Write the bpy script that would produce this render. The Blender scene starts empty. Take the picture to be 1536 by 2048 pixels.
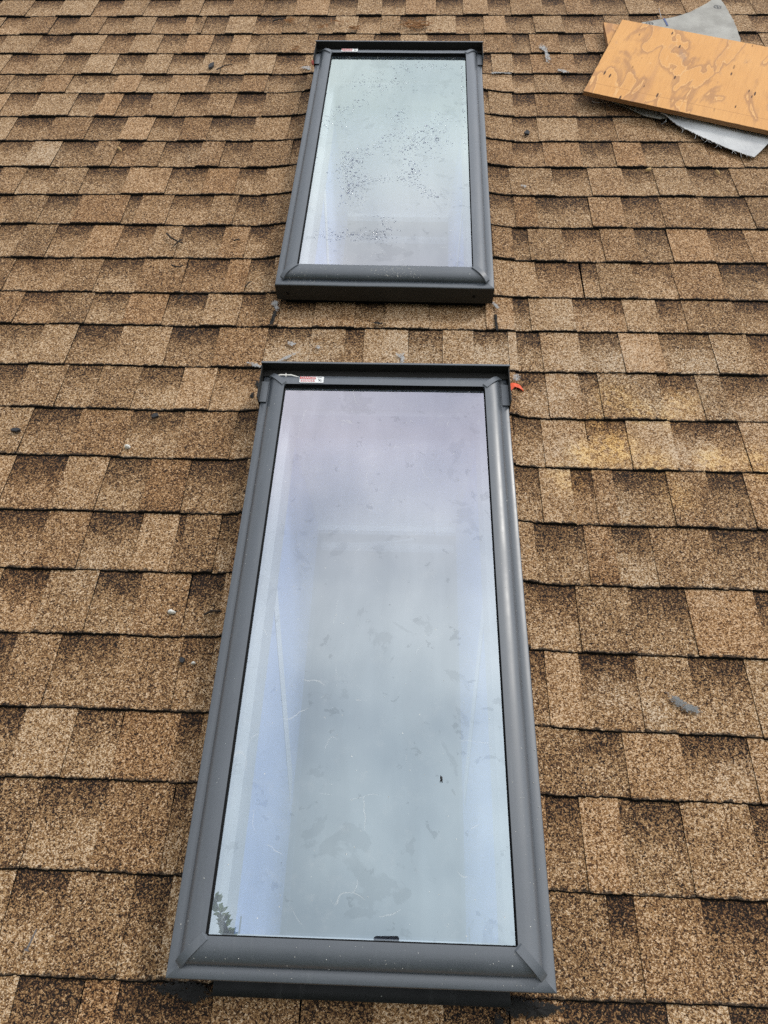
import bpy, bmesh, math, random
from mathutils import Vector, Matrix, noise as mnoise

random.seed(7)
S = bpy.context.scene
COL = S.collection
PITCH = math.radians(26.57)
ROOF = Matrix.Rotation(PITCH, 4, 'X')          # roof coordinates: u right, v up the slope, n off the surface


# measured layout, in metres on the roof plane
COURSE_V = [
  (-0.0705,0.0019),
  (0.0756,-0.0016),
  (0.2227,-0.0021),
  (0.3425,-0.0084),
  (0.4913,-0.0071),
  (0.6355,-0.0055),
  (0.7800,-0.0044),
  (0.9281,-0.0044),
  (1.0721,-0.0025),
  (1.2174,0.0011),
  (1.3602,0.0013),
  (1.4858,0.0024),
  (1.6308,0.0059),
  (1.7783,0.0052),
  (1.9268,0.0102),
  (2.0709,0.0113),
  (2.2125,0.0094),
  (2.3564,0.0091),
  (2.5036,0.0088),
  (2.6282,0.0085),
  (2.7723,0.0082),
  (2.9187,0.0089),
  (3.0621,0.0089),
]
BANDS = {
  -1: [(-0.588, -0.484), (-0.429, -0.278), (0.256, 0.415), (0.508, 0.608)],
  0: [(-0.639, -0.549), (-0.438, -0.372), (0.343, 0.386), (0.494, 0.603)],
  1: [(-0.775, -0.709), (-0.637, -0.517), (-0.397, -0.368), (0.252, 0.315), (0.383, 0.489), (0.607, 0.688)],
  2: [(-0.787, -0.708), (-0.609, -0.519), (-0.412, -0.368), (0.326, 0.405), (0.508, 0.629)],
  3: [(-0.854, -0.77), (-0.681, -0.563), (-0.433, -0.37), (0.245, 0.275), (0.341, 0.449), (0.553, 0.66)],
  4: [(-0.845, -0.744), (-0.64, -0.546), (-0.443, -0.369), (0.248, 0.35), (0.456, 0.574)],
  5: [(-0.905, -0.789), (-0.693, -0.578), (-0.497, -0.479), (-0.401, -0.364), (0.276, 0.384), (0.444, 0.524), (0.65, 0.777)],
  6: [(-0.911, -0.788), (-0.691, -0.59), (-0.498, -0.363), (0.242, 0.299), (0.37, 0.419), (0.464, 0.584), (0.673, 0.755)],
  7: [(-0.913, -0.794), (-0.667, -0.541), (-0.411, -0.343), (0.247, 0.316), (0.42, 0.514), (0.618, 0.78)],
  8: [(-1.067, -0.971), (-0.866, -0.778), (-0.676, -0.568), (0.264, 0.338), (0.42, 0.467), (0.768, 0.884)],
  9: [(-1.097, -0.97), (-0.878, -0.756), (-0.625, -0.501), (-0.373, -0.256), (-0.167, -0.118), (-0.004, 0.084), (0.163, 0.252), (0.273, 0.337), (0.436, 0.539), (0.641, 0.769), (0.863, 0.947)],
  10: [(-1.06, -0.958), (-0.866, -0.765), (-0.659, -0.554), (-0.458, -0.394), (-0.35, -0.256), (-0.148, -0.066), (0.272, 0.316), (0.432, 0.565), (0.654, 0.72)],
  11: [(-1.129, -0.969), (-0.875, -0.758), (-0.634, -0.515), (-0.456, -0.383), (0.345, 0.465), (0.469, 0.513), (0.608, 0.72), (0.851, 0.986)],
  12: [(-1.223, -1.146), (-1.051, -0.944), (-0.854, -0.755), (-0.678, -0.552), (-0.478, -0.409), (0.288, 0.334), (0.433, 0.543), (0.641, 0.732), (0.846, 0.953)],
  13: [(-1.29, -1.222), (-1.119, -1.016), (-0.866, -0.83), (-0.733, -0.61), (-0.533, -0.446), (0.367, 0.524), (0.621, 0.735), (0.868, 0.994)],
  14: [(-1.365, -1.312), (-1.231, -1.129), (-1.033, -0.899), (-0.764, -0.65), (-0.549, -0.464), (0.43, 0.541), (0.647, 0.742), (0.847, 0.978)],
  15: [(-1.365, -1.25), (-1.159, -1.04), (-0.968, -0.888), (-0.814, -0.693), (-0.619, -0.526), (0.315, 0.411), (0.528, 0.635), (0.726, 0.845), (0.927, 1.028)],
  16: [(-1.352, -1.223), (-1.091, -0.974), (-0.88, -0.778), (-0.684, -0.536), (0.323, 0.403), (0.535, 0.659), (0.796, 0.922)],
  17: [(-1.425, -1.315), (-1.182, -1.09), (-1.022, -0.919), (-0.823, -0.717), (-0.624, -0.518), (0.332, 0.409), (0.543, 0.639)],
  18: [(-1.45, -1.331), (-1.234, -1.07), (-0.982, -0.87), (-0.738, -0.618), (0.339, 0.415), (0.511, 0.614)],
  19: [(-1.508, -1.398), (-1.301, -1.207), (-1.101, -0.992), (-0.898, -0.781), (-0.706, -0.614), (0.347, 0.413), (0.57, 0.666)],
  20: [(-1.636, -1.571), (-1.435, -1.312), (-1.184, -1.071), (-0.965, -0.869), (-0.77, -0.697), (-0.63, -0.595), (-0.373, -0.269), (-0.161, -0.063), (0.037, 0.196), (0.355, 0.418), (0.526, 0.622)],
  21: [(-1.619, -1.522), (-1.416, -1.326), (-1.22, -1.107), (-1.018, -0.899), (-0.863, -0.84), (-0.824, -0.732), (-0.624, -0.513), (-0.421, -0.319), (-0.231, -0.139), (-0.066, 0.032), (0.145, 0.254), (0.555, 0.715), (0.813, 0.924)],
  22: [(-1.549, -1.426), (-1.286, -1.181), (-1.079, -0.954), (-0.856, -0.739), (-0.612, -0.483), (-0.351, -0.238), (-0.141, -0.047), (0.073, 0.177), (0.274, 0.363)],
}
DROPS = [(-0.119, 2.408, 0.063, 0.032, 110, 0.03, 0), (-0.005, 2.511, 0.064, 0.019, 60, 0.06, 0.0), (-0.225, 2.257, 0.061, 0.022, 70, 0.03, 0.8), (-0.281, 2.166, 0.037, 0.019, 45, 0.02, 0.2), (-0.048, 2.211, 0.027, 0.025, 45, 0.06, 0), (0.009, 2.067, 0.054, 0.047, 210, 0.1, 0.2), (-0.127, 2.039, 0.064, 0.023, 110, 0.05, 1.2), (-0.19, 1.961, 0.02, 0.041, 110, 0.06, 0), (-0.176, 1.839, 0.022, 0.042, 140, 0.08, 0), (-0.12, 1.881, 0.043, 0.013, 50, 0.05, 0.2), (-0.004, 1.914, 0.022, 0.036, 80, 0.08, 0), (0.033, 1.831, 0.022, 0.021, 40, 0.05, -1), (-0.082, 1.655, 0.026, 0.032, 70, 0.02, 0), (-0.17, 1.628, 0.058, 0.014, 110, 0.02, 0), (0.078, 2.175, 0.029, 0.041, 40, 0.08, 0)]
TWIGPTS = [(-0.883, 0.19, 2.754), (-0.869, 0.153, 2.778), (-0.844, 0.103, 2.811), (-0.818, 0.059, 2.84), (-0.792, 0.002, 2.877), (-0.755, -0.099, 2.944), (-0.703, -0.221, 3.023)]
CR = [(0.99922865, 0.0365664, -0.01431792), (-0.0237331, 0.85280992, 0.52168188), (0.03128649, -0.52093968, 0.85301994)]
CPOS = (0.0, 0.0, 1.31200938)
FPX = 1394.60728
SUN_DIR = (.55, .50, .67); SUN_E = 1.1; SUN_A = 11
CLOUD = 10.6; CLOUD_LO = .57; CLOUD_OFF = (0, 0, 0); EXPO = 0.34; COVER = .62
# ------------------------------------------------------------------ helpers
def tag(o, label=None, cat=None, group=None, kind=None):
    if label: o["label"] = label
    if cat: o["category"] = cat
    if group: o["group"] = group
    if kind: o["kind"] = kind
    return o


class MB:
    """collects geometry for one mesh object"""
    def __init__(self):
        self.v = []; self.f = []; self.mi = []; self.sm = []

    def quad(self, a, b, c, d, mi=0, sm=False):
        i = len(self.v); self.v += [a, b, c, d]; self.f.append((i, i+1, i+2, i+3)); self.mi.append(mi); self.sm.append(sm)

    def face(self, pts, mi=0, sm=False):
        i = len(self.v); self.v += list(pts); self.f.append(tuple(range(i, i+len(pts)))); self.mi.append(mi); self.sm.append(sm)

    def box(self, x0, x1, y0, y1, z0, z1, mi=0):
        p = [(x, y, z) for z in (z0, z1) for y in (y0, y1) for x in (x0, x1)]
        i = len(self.v); self.v += p
        for q in ((0, 2, 3, 1), (4, 5, 7, 6), (0, 1, 5, 4), (2, 6, 7, 3), (0, 4, 6, 2), (1, 3, 7, 5)):
            self.f.append(tuple(i+k for k in q)); self.mi.append(mi); self.sm.append(False)

    def grid(self, rows, mi=0, sm=True, flip=False):
        """rows: list of equal-length point lists, shared vertices"""
        i = len(self.v); n = len(rows[0])
        for r in rows: self.v += r
        for a in range(len(rows)-1):
            for b in range(n-1):
                q = (i+a*n+b, i+a*n+b+1, i+(a+1)*n+b+1, i+(a+1)*n+b)
                self.f.append(q[::-1] if flip else q); self.mi.append(mi); self.sm.append(sm)

    def tube(self, pts, radii, seg=8, mi=0):
        pts = [Vector(p) for p in pts]; rows = []
        for k, p in enumerate(pts):
            t = (pts[min(k+1, len(pts)-1)] - pts[max(k-1, 0)]).normalized()
            a = t.cross(Vector((0, 0, 1)));
            if a.length < 1e-3: a = t.cross(Vector((1, 0, 0)))
            a.normalize(); b = t.cross(a)
            rows.append([tuple(p + (a*math.cos(2*math.pi*j/seg) + b*math.sin(2*math.pi*j/seg))*radii[k]) for j in range(seg+1)])
        self.grid(rows, mi, True)
        self.face(rows[0][:-1], mi); self.face(rows[-1][:-1][::-1], mi)

    def build(self, name, mats, parent=None, loc=None):
        me = bpy.data.meshes.new(name)
        me.from_pydata([tuple(p) for p in self.v], [], self.f)
        for m in (mats if isinstance(mats, (list, tuple)) else [mats]): me.materials.append(m)
        me.polygons.foreach_set("material_index", self.mi)
        me.polygons.foreach_set("use_smooth", self.sm)
        me.update()
        o = bpy.data.objects.new(name, me); COL.objects.link(o)
        if parent is not None: o.parent = parent
        return o


def weld(o, dist=1e-5):
    bm = bmesh.new(); bm.from_mesh(o.data)
    bmesh.ops.remove_doubles(bm, verts=bm.verts, dist=dist)
    bmesh.ops.recalc_face_normals(bm, faces=bm.faces)
    bm.to_mesh(o.data); bm.free(); return o


def empty(name, mat):
    o = bpy.data.objects.new(name, None); COL.objects.link(o); o.empty_display_size = .1
    o.matrix_world = mat; return o


def at(u, v, n, rot=0.0):
    return ROOF @ Matrix.Translation((u, v, n)) @ Matrix.Rotation(rot, 4, 'Z')


# ------------------------------------------------------------------ node helpers
class NT:
    def __init__(self, name):
        self.m = bpy.data.materials.new(name); self.m.use_nodes = True
        self.t = self.m.node_tree; self.t.nodes.clear()
        self.out = self.t.nodes.new('ShaderNodeOutputMaterial')

    def n(self, typ, ins=None, **kw):
        nd = self.t.nodes.new(typ)
        for k, v in kw.items(): setattr(nd, k, v)
        for k, v in (ins or {}).items():
            s = nd.inputs[k]
            if isinstance(v, bpy.types.NodeSocket): self.t.links.new(v, s)
            else: s.default_value = v
        return nd

    def math(self, op, a, b=0.0, c=None, clamp=False):
        ins = {0: a, 1: b}
        if c is not None: ins[2] = c
        return self.n('ShaderNodeMath', ins, operation=op, use_clamp=clamp).outputs[0]

    def rng(self, x, a, b, c=0.0, d=1.0, smooth=True):
        return self.n('ShaderNodeMapRange', {'Value': x, 'From Min': a, 'From Max': b, 'To Min': c, 'To Max': d},
                      interpolation_type='SMOOTHSTEP' if smooth else 'LINEAR').outputs[0]

    def mix(self, f, a, b, mode='MIX'):
        nd = self.t.nodes.new('ShaderNodeMix'); nd.data_type = 'RGBA'; nd.blend_type = mode
        for i, v in ((0, f), (6, a), (7, b)):
            s = nd.inputs[i]
            if isinstance(v, bpy.types.NodeSocket): self.t.links.new(v, s)
            else: s.default_value = v if i == 0 else (tuple(v) + (1.0,))[:4]
        return nd.outputs[2]

    def ramp(self, x, stops, interp='LINEAR'):
        nd = self.n('ShaderNodeValToRGB', {0: x}); cr = nd.color_ramp; cr.interpolation = interp
        while len(cr.elements) < len(stops): cr.elements.new(.5)
        for e, (p, c) in zip(cr.elements, stops): e.position = p; e.color = tuple(c) + (1.0,)
        return nd.outputs[0]

    def noise(self, vec, scale, detail=2.0, rough=.5, dist=0.0):
        return self.n('ShaderNodeTexNoise', {'Vector': vec, 'Scale': scale, 'Detail': detail, 'Roughness': rough, 'Distortion': dist}).outputs[0]

    def obj(self):
        return self.n('ShaderNodeTexCoord').outputs['Object']

    def scaled(self, vec, sc):
        return self.n('ShaderNodeMapping', {'Vector': vec, 'Scale': sc}).outputs[0]

    def bump(self, h, strength=.3, dist=.001):
        return self.n('ShaderNodeBump', {'Height': h, 'Strength': strength, 'Distance': dist}).outputs[0]

    def surf(self, sock):
        self.t.links.new(sock, self.out.inputs['Surface']); return self.m

    def principled(self, **ins):
        nd = self.n('ShaderNodeBsdfPrincipled', {k.replace('_', ' '): v for k, v in ins.items()})
        return nd.outputs[0]


def plain(name, col, rough=.6, var=.12, scale=60, spec=.4):
    N = NT(name); o = N.obj()
    a = N.noise(o, scale, 3)
    c = N.mix(a, tuple(x*(1-var) for x in col), tuple(min(1, x*(1+var)) for x in col))
    return N.surf(N.principled(Base_Color=c, Roughness=rough, Specular_IOR_Level=spec, Normal=N.bump(a, .15, .0006)))


# ------------------------------------------------------------------ materials
def mat_shingle():
    N = NT('shingle_granules'); o = N.obj()
    att = N.n('ShaderNodeAttribute', attribute_name='seg')
    sep = N.n('ShaderNodeSeparateColor', {0: att.outputs['Color']})
    band, tone, tv = sep.outputs[0], sep.outputs[1], sep.outputs[2]
    hue = att.outputs['Alpha']
    vor = N.n('ShaderNodeTexVoronoi', {'Vector': o, 'Scale': 560.0})
    g1 = N.n('ShaderNodeSeparateColor', {0: vor.outputs['Color']}).outputs[0]
    vor2 = N.n('ShaderNodeTexVoronoi', {'Vector': o, 'Scale': 260.0})
    g2 = N.n('ShaderNodeSeparateColor', {0: vor2.outputs['Color']}).outputs[1]
    n1 = N.noise(o, 260, 2)
    blot = N.noise(o, 16, 4, .6)
    big = N.noise(o, 2.2, 3)
    x = N.math('MULTIPLY', g1, .66)
    x = N.math('ADD', x, N.math('MULTIPLY', g2, .34))
    x = N.math('ADD', x, N.math('MULTIPLY', N.math('SUBTRACT', n1, .5), .5))
    x = N.math('ADD', .515, N.math('MULTIPLY', N.math('SUBTRACT', x, .5), 1.05))
    x = N.math('ADD', x, N.math('MULTIPLY', N.math('SUBTRACT', tone, .5), .26))
    x = N.math('ADD', x, N.math('MULTIPLY', N.math('SUBTRACT', blot, .5), .26))
    x = N.math('ADD', x, N.math('MULTIPLY', N.math('SUBTRACT', big, .5), .22))
    # the dark granule band printed along the top of the recessed tabs
    tvn = N.math('ADD', tv, N.math('MULTIPLY', N.math('SUBTRACT', N.noise(o, 40, 3), .5), .55))
    bm_ = N.math('MULTIPLY', band, N.rng(tvn, .25, 1.05))
    x = N.math('SUBTRACT', x, N.math('MULTIPLY', bm_, .37))
    # pale weathered and yellow lichen patches
    lich = None; yel = None
    for (u, v, r, s, y) in LICHEN:
        d = N.n('ShaderNodeVectorMath', {0: o, 1: (u, v, .01)}, operation='DISTANCE').outputs['Value']
        m = N.math('MULTIPLY', N.rng(d, r*.15, r, 1, 0), s)
        if y: yel = m if yel is None else N.math('MAXIMUM', yel, m)
        else: lich = m if lich is None else N.math('MAXIMUM', lich, m)
    ln = N.rng(N.noise(o, 55, 4, .65), .32, .54)
    lich = N.math('MULTIPLY', lich, ln); yel = N.math('MULTIPLY', yel, N.rng(N.noise(o, 70, 4, .7), .38, .55))
    x = N.math('ADD', x, N.math('MULTIPLY', N.math('ADD', N.math('MULTIPLY', lich, .8), yel), .22))
    c = N.ramp(x, [(0.00, (.012, .009, .008)), (.15, (.022, .014, .011)), (.25, (.085, .044, .024)), (.41, (.20, .112, .050)),
                   (.57, (.35, .217, .102)), (.73, (.485, .330, .180)), (.89, (.70, .56, .40))])
    c = N.mix(N.math('MULTIPLY', hue, .5), c, N.mix(1.0, c, (1.0, .82, .66), 'MULTIPLY'))
    c = N.mix(N.math('MULTIPLY', lich, .9), c, N.mix(1.0, c, (.97, 1.06, 1.20), 'MULTIPLY'))
    c = N.mix(N.math('MULTIPLY', yel, .62), c, N.mix(1.0, c, (1.45, 1.32, .70), 'MULTIPLY'))
    c = N.mix(1.0, c, (.97, .905, .845), 'MULTIPLY')
    # dark algae specks / scuffs
    sc = N.rng(N.noise(o, 24, 5, .75), .66, .76)
    c = N.mix(N.math('MULTIPLY', sc, .35), c, (.03, .027, .024))
    # asphalt showing through along the butt edges
    eg = N.rng(N.math('ADD', tv, N.math('MULTIPLY', N.math('SUBTRACT', N.noise(o, 75, 4, .7), .5), .15)), .002, .026, .85, 0)
    c = N.mix(eg, c, (.012, .010, .009))
    h = N.math('ADD', N.math('MULTIPLY', vor.outputs['Distance'], -1.0), N.math('MULTIPLY', g1, .6))
    return N.surf(N.principled(Base_Color=c, Roughness=.88, Specular_IOR_Level=.25, Normal=N.bump(h, .8, .0016)))


def mat_asphalt():
    N = NT('asphalt_edge'); o = N.obj()
    a = N.noise(o, 300, 3)
    c = N.ramp(a, [(.35, (.004, .0035, .003)), (.6, (.013, .011, .009)), (.78, (.06, .042, .026))])
    return N.surf(N.principled(Base_Color=c, Roughness=.9, Specular_IOR_Level=.15, Normal=N.bump(a, .6, .002)))


def mat_metal(name, base, rough, spec=1.0):
    N = NT(name); o = N.obj()
    a = N.noise(o, 9, 5, .6); f = N.noise(o, 900, 2)
    c = N.mix(a, tuple(x*.82 for x in base), tuple(x*1.18 for x in base))
    # dust film and dried run marks
    run = N.rng(N.noise(N.scaled(o, (60, 5, 60)), 1.0, 4, .6), .56, .74)
    c = N.mix(N.math('MULTIPLY', run, .05), c, (.42, .43, .42))
    # light specks of paint and grit
    vor = N.n('ShaderNodeTexVoronoi', {'Vector': o, 'Scale': 95.0})
    rnd = N.n('ShaderNodeSeparateColor', {0: vor.outputs['Color']}).outputs[0]
    sp = N.math('MULTIPLY', N.math('LESS_THAN', vor.outputs['Distance'], .105), N.math('GREATER_THAN', rnd, .945))
    sp = N.math('MULTIPLY', sp, N.rng(N.noise(o, 11, 2), .46, .60))
    c = N.mix(sp, c, (.62, .61, .56))
    r = N.rng(a, .3, .7, rough*.85, rough*1.15)
    return N.surf(N.principled(Base_Color=c, Roughness=r, Specular_IOR_Level=spec, Normal=N.bump(f, .10, .0003)))


def mat_glass():
    N = NT('coated_glass'); o = N.obj()
    lw = N.n('ShaderNodeLayerWeight', {'Blend': .5}).outputs['Facing']
    # the low-e coating reflects lilac at middle angles, blue-grey head on and pale green at a slant
    tint = N.ramp(lw, GLASS_TINT)
    w = N.noise(o, 5.0, 2); w2 = N.noise(N.scaled(o, (3, 1.2, 1)), 2.2, 3)
    nrm = N.bump(w, .02, .01)
    smear = N.noise(N.scaled(o, (9, 2.0, 4)), 2.0, 5, .6, .6)
    stain = N.math('MAXIMUM', N.rng(N.noise(o, 30, 4, .6, .4), .645, .67), N.math('MULTIPLY', N.rng(N.noise(o, 9, 5, .65, .5), .60, .63), .6))
    fac = N.math('ADD', 1.0, N.math('MULTIPLY', N.math('SUBTRACT', smear, .5), .22))
    fac = N.math('SUBTRACT', fac, N.math('MULTIPLY', stain, .14))
    tint = N.mix(1.0, tint, N.n('ShaderNodeCombineColor', {0: fac, 1: fac, 2: fac}).outputs[0], 'MULTIPLY')
    gl = N.n('ShaderNodeBsdfGlossy', {'Color': tint, 'Roughness': .0, 'Normal': nrm}).outputs[0]
    tr = N.n('ShaderNodeBsdfTransparent', {'Color': (.57, .61, .67, 1)}).outputs[0]
    add = N.n('ShaderNodeAddShader', {0: gl, 1: tr}).outputs[0]
    # thin dust, water marks, scratches and grit lying on the pane
    dm = N.rng(N.noise(o, 26, 6, .75), .50, .80, .0, .10)
    ring = N.n('ShaderNodeTexVoronoi', {'Vector': N.n('ShaderNodeVectorMath', {0: o, 1: N.n('ShaderNodeVectorMath', {0: N.n('ShaderNodeTexNoise', {'Vector': o, 'Scale': 14.0}).outputs['Color'], 'Scale': .05}, operation='SCALE').outputs[0]}, operation='ADD').outputs[0], 'Scale': 7.0}, feature='DISTANCE_TO_EDGE').outputs['Distance']
    scr = N.math('MULTIPLY', N.rng(ring, .001, .005, 1, 0), N.rng(N.noise(o, 14, 3), .54, .62))
    dm = N.math('MAXIMUM', dm, N.math('MULTIPLY', scr, .30))
    blt = N.math('MULTIPLY', N.rng(N.noise(N.scaled(o, (30, 75, 1)), 1.0, 3, .6, .8), .715, .75), .24)
    dm = N.math('MAXIMUM', dm, blt)
    vor = N.n('ShaderNodeTexVoronoi', {'Vector': o, 'Scale': 70.0})
    rnd = N.n('ShaderNodeSeparateColor', {0: vor.outputs['Color']})
    sp = N.math('MULTIPLY', N.math('LESS_THAN', vor.outputs['Distance'], .07), N.math('GREATER_THAN', rnd.outputs[0], .92))
    dm = N.math('MAXIMUM', dm, N.math('MULTIPLY', sp, .75))
    dc = N.mix(N.math('GREATER_THAN', rnd.outputs[1], .72), (.62, .61, .57), (.06, .055, .05))
    dc = N.mix(sp, N.mix(blt, (.66, .66, .64), (.22, .20, .17)), dc)
    df = N.n('ShaderNodeBsdfDiffuse', {'Color': dc}).outputs[0]
    return N.surf(N.n('ShaderNodeMixShader', {0: dm, 1: add, 2: df}).outputs[0])


def mat_plywood():
    N = NT('plywood_face'); o = N.obj()
    fib = N.noise(N.scaled(o, (240, 14, 40)), 1.0, 4, .6)
    jag = N.noise(N.scaled(o, (85, 9, 1)), 1.0, 3, .6)
    h = N.noise(N.scaled(o, (5.6, 2.1, 1)), 1.3, 3.0, .55, .5)
    h = N.math('ADD', h, N.math('MULTIPLY', N.math('SUBTRACT', jag, .5), .075))
    w = N.math('FRACT', N.math('MULTIPLY', h, 4.6))
    where = N.rng(N.noise(o, 5.5, 2), .22, .42)
    band = N.math('MULTIPLY', N.math('MULTIPLY', N.rng(w, .0, .03), N.rng(w, .05, .30, 1, 0)), where)
    line = N.math('MULTIPLY', N.rng(w, .95, .985), N.rng(w, .987, .999, 1, 0))
    broad = N.rng(N.noise(N.scaled(o, (9, 1.3, 1)), 1.0, 3, .55, .3), .54, .66)
    tone = N.noise(o, 4, 4, .6)
    c = N.mix(tone, (.59, .275, .078), (.73, .395, .14))
    c = N.mix(N.math('MULTIPLY', broad, .58), c, (.43, .215, .10))
    c = N.mix(N.math('MULTIPLY', band, .66), c, (.34, .17, .08))
    c = N.mix(N.math('MULTIPLY', N.rng(fib, .42, .75), .30), c, (.40, .18, .055))
    c = N.mix(N.math('MULTIPLY', line, .30), c, (.84, .60, .33))
    pit = N.n('ShaderNodeTexVoronoi', {'Vector': N.n('ShaderNodeMapping', {'Vector': o, 'Scale': (48, 11, 1), 'Rotation': (0, 0, -.22)}).outputs[0], 'Scale': 1.0})
    pr = N.n('ShaderNodeSeparateColor', {0: pit.outputs['Color']}).outputs[0]
    pm = N.math('MULTIPLY', N.math('MULTIPLY', N.rng(N.math('ADD', pit.outputs['Distance'], N.math('MULTIPLY', jag, .08)), .16, .22, 1, 0), N.math('GREATER_THAN', pr, .52)), N.rng(N.noise(o, 7, 2), .42, .50))
    c = N.mix(N.math('MULTIPLY', pm, .92), c, (.05, .016, .006))
    yk = N.n('ShaderNodeSeparateXYZ', {0: o}).outputs[1]
    kerf = N.math('MULTIPLY', N.rng(yk, .0605, .0615), N.rng(yk, .0628, .0640, 1, 0))
    c = N.mix(N.math('MULTIPLY', kerf, .5), c, (.22, .09, .03))
    gm = N.rng(N.noise(N.scaled(o, (9, 4, 1)), 1.0, 4, .6), .59, .70)
    c = N.mix(N.math('MULTIPLY', gm, .5), c, (.27, .20, .17))
    return N.surf(N.principled(Base_Color=c, Roughness=.66, Specular_IOR_Level=.25, Normal=N.bump(N.math('SUBTRACT', fib, N.math('MULTIPLY', pm, 2)), .35, .001)))


def mat_ply_edge():
    N = NT('plywood_edge'); o = N.obj()
    z = N.n('ShaderNodeSeparateXYZ', {0: o}).outputs[2]
    st = N.math('FRACT', N.math('MULTIPLY', z, 190))
    c = N.mix(N.rng(st, .35, .5), (.30, .145, .05), (.10, .045, .018))
    c = N.mix(N.noise(N.scaled(o, (40, 40, 300)), 1.0, 3), c, (.30, .15, .06))
    return N.surf(N.principled(Base_Color=c, Roughness=.8))


def mat_sheet(name, col, dark):
    N = NT(name); o = N.obj()
    a = N.noise(o, 12, 4, .6); f = N.noise(o, 420, 2); b = N.noise(o, 90, 4, .7)
    c = N.mix(N.rng(a, .35, .7), dark, col)
    c = N.mix(N.math('MULTIPLY', N.rng(b, .55, .75), .35), c, dark)
    return N.surf(N.principled(Base_Color=c, Roughness=.8, Specular_IOR_Level=.3, Normal=N.bump(N.math('ADD', f, N.math('MULTIPLY', a, 2)), .3, .001)))


def mat_water():
    N = NT('rain_water')
    fr = N.n('ShaderNodeFresnel', {'IOR': 1.33}).outputs[0]
    gl = N.n('ShaderNodeBsdfGlossy', {'Color': (1, 1, 1, 1), 'Roughness': .02}).outputs[0]
    rf = N.n('ShaderNodeBsdfRefraction', {'Color': (.82, .84, .86, 1), 'Roughness': .0, 'IOR': 1.33}).outputs[0]
    return N.surf(N.n('ShaderNodeMixShader', {0: fr, 1: rf, 2: gl}).outputs[0])


LICHEN = [(.50, 1.14, .08, .6, 1), (.66, 1.13, .08, .5, 1), (.80, .95, .08, .6, 1), (.36, .90, .07, .5, 1), (.60, .86, .07, .4, 1), (.74, 1.24, .14, .7, 0), (.88, 1.12, .14, .7, 0), (.44, 1.40, .15, .6, 0), (-.26, 1.29, .17, .7, 0), (.00, 1.29, .17, .75, 0), (.22, 1.30, .17, .8, 0), (.478, .990, .085, 1.0, 1), (.415, .965, .07, .8, 1), (.45, 1.06, .05, .7, 1), (.56, .94, .07, .6, 1), (.70, .955, .07, .7, 1), (.55, 1.10, .06, .7, 1), (.62, 1.08, .05, .6, 1),
          (.34, 1.13, .10, .9, 0), (.41, 1.22, .16, .8, 0), (.52, 1.26, .16, .8, 0), (.60, 1.12, .12, .8, 0), (.66, .99, .10, 1.0, 0), (.36, .97, .09, .7, 0),
          (.78, 1.05, .13, .7, 0), (.70, 1.16, .12, .7, 0), (.46, .83, .07, .7, 0), (.42, .72, .09, .6, 0), (.50, .66, .08, .5, 0), (.40, .42, .07, .9, 0), (.47, .37, .05, .7, 0),
          (.60, .28, .08, .6, 0), (.62, .62, .07, .6, 0), (-.70, 2.14, .1, .5, 0), (-1.2, 2.13, .12, .7, 0), (-.66, .62, .08, .4, 0)]
GLASS_TINT = [(.0, (.300, .350, .370)), (.06, (.308, .340, .358)), (.14, (.315, .326, .345)), (.22, (.338, .315, .345)), (.30, (.355, .332, .360)), (.40, (.375, .380, .378)), (.52, (.435, .480, .435)), (.7, (.48, .52, .49)), (1.0, (.9, .9, .9))]



def mat_leaf():
    N = NT('green_leaf'); o = N.obj(); a = N.noise(o, 25, 3)
    c = N.mix(a, (.07, .11, .02), (.13, .19, .05))
    d = N.n('ShaderNodeBsdfDiffuse', {'Color': c}).outputs[0]; t = N.n('ShaderNodeBsdfTranslucent', {'Color': N.mix(a, (.11, .17, .02), (.20, .27, .04))}).outputs[0]
    return N.surf(N.n('ShaderNodeMixShader', {0: .5, 1: d, 2: t}).outputs[0])


M_SH = mat_shingle(); M_AS = mat_asphalt()
M_METAL = mat_metal('painted_aluminium', (.074, .084, .097), .38)
M_METAL_SHADE = mat_metal('shaded_flashing', (.010, .0105, .011), .6, .3)  # apron colour darkened to carry the shadow under the frame
M_BLACK = plain('black_rubber', (.008, .008, .008), .8, spec=.12)
M_GLASS = mat_glass()
M_WHITE = plain('drywall_white', (.86, .85, .83), .7, .04)
M_TRIM = plain('trim_white', (.52, .52, .49), .5, .04)
M_PLY = mat_plywood(); M_PLYE = mat_ply_edge()
M_SHEETG = mat_sheet('grey_felt', (.40, .385, .345), (.29, .275, .245))
M_SHEETW = mat_sheet('white_membrane', (.62, .62, .61), (.46, .46, .46))
M_WATER = mat_water()


def mat_smear(name, col, rough, lo, hi):
    """a worn film: granules show where it has rubbed away"""
    N = NT(name); o = N.obj()
    a = N.noise(o, 70, 5, .7); b = N.noise(o, 300, 3, .7)
    att = N.n('ShaderNodeAttribute', attribute_name='rim').outputs['Fac']
    x = N.math('ADD', N.math('ADD', N.math('MULTIPLY', a, .7), N.math('MULTIPLY', b, .5)), N.math('MULTIPLY', N.rng(att, .35, 1.0, 0, 1, False), -.30))
    m = N.rng(x, lo, hi)
    c = N.mix(b, tuple(q*.55 for q in col), tuple(q*1.35 for q in col))
    p = N.principled(Base_Color=c, Roughness=rough, Specular_IOR_Level=.3, Normal=N.bump(N.math('ADD', a, b), .7, .003))
    t = N.n('ShaderNodeBsdfTransparent').outputs[0]
    return N.surf(N.n('ShaderNodeMixShader', {0: m, 1: t, 2: p}).outputs[0])


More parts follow.
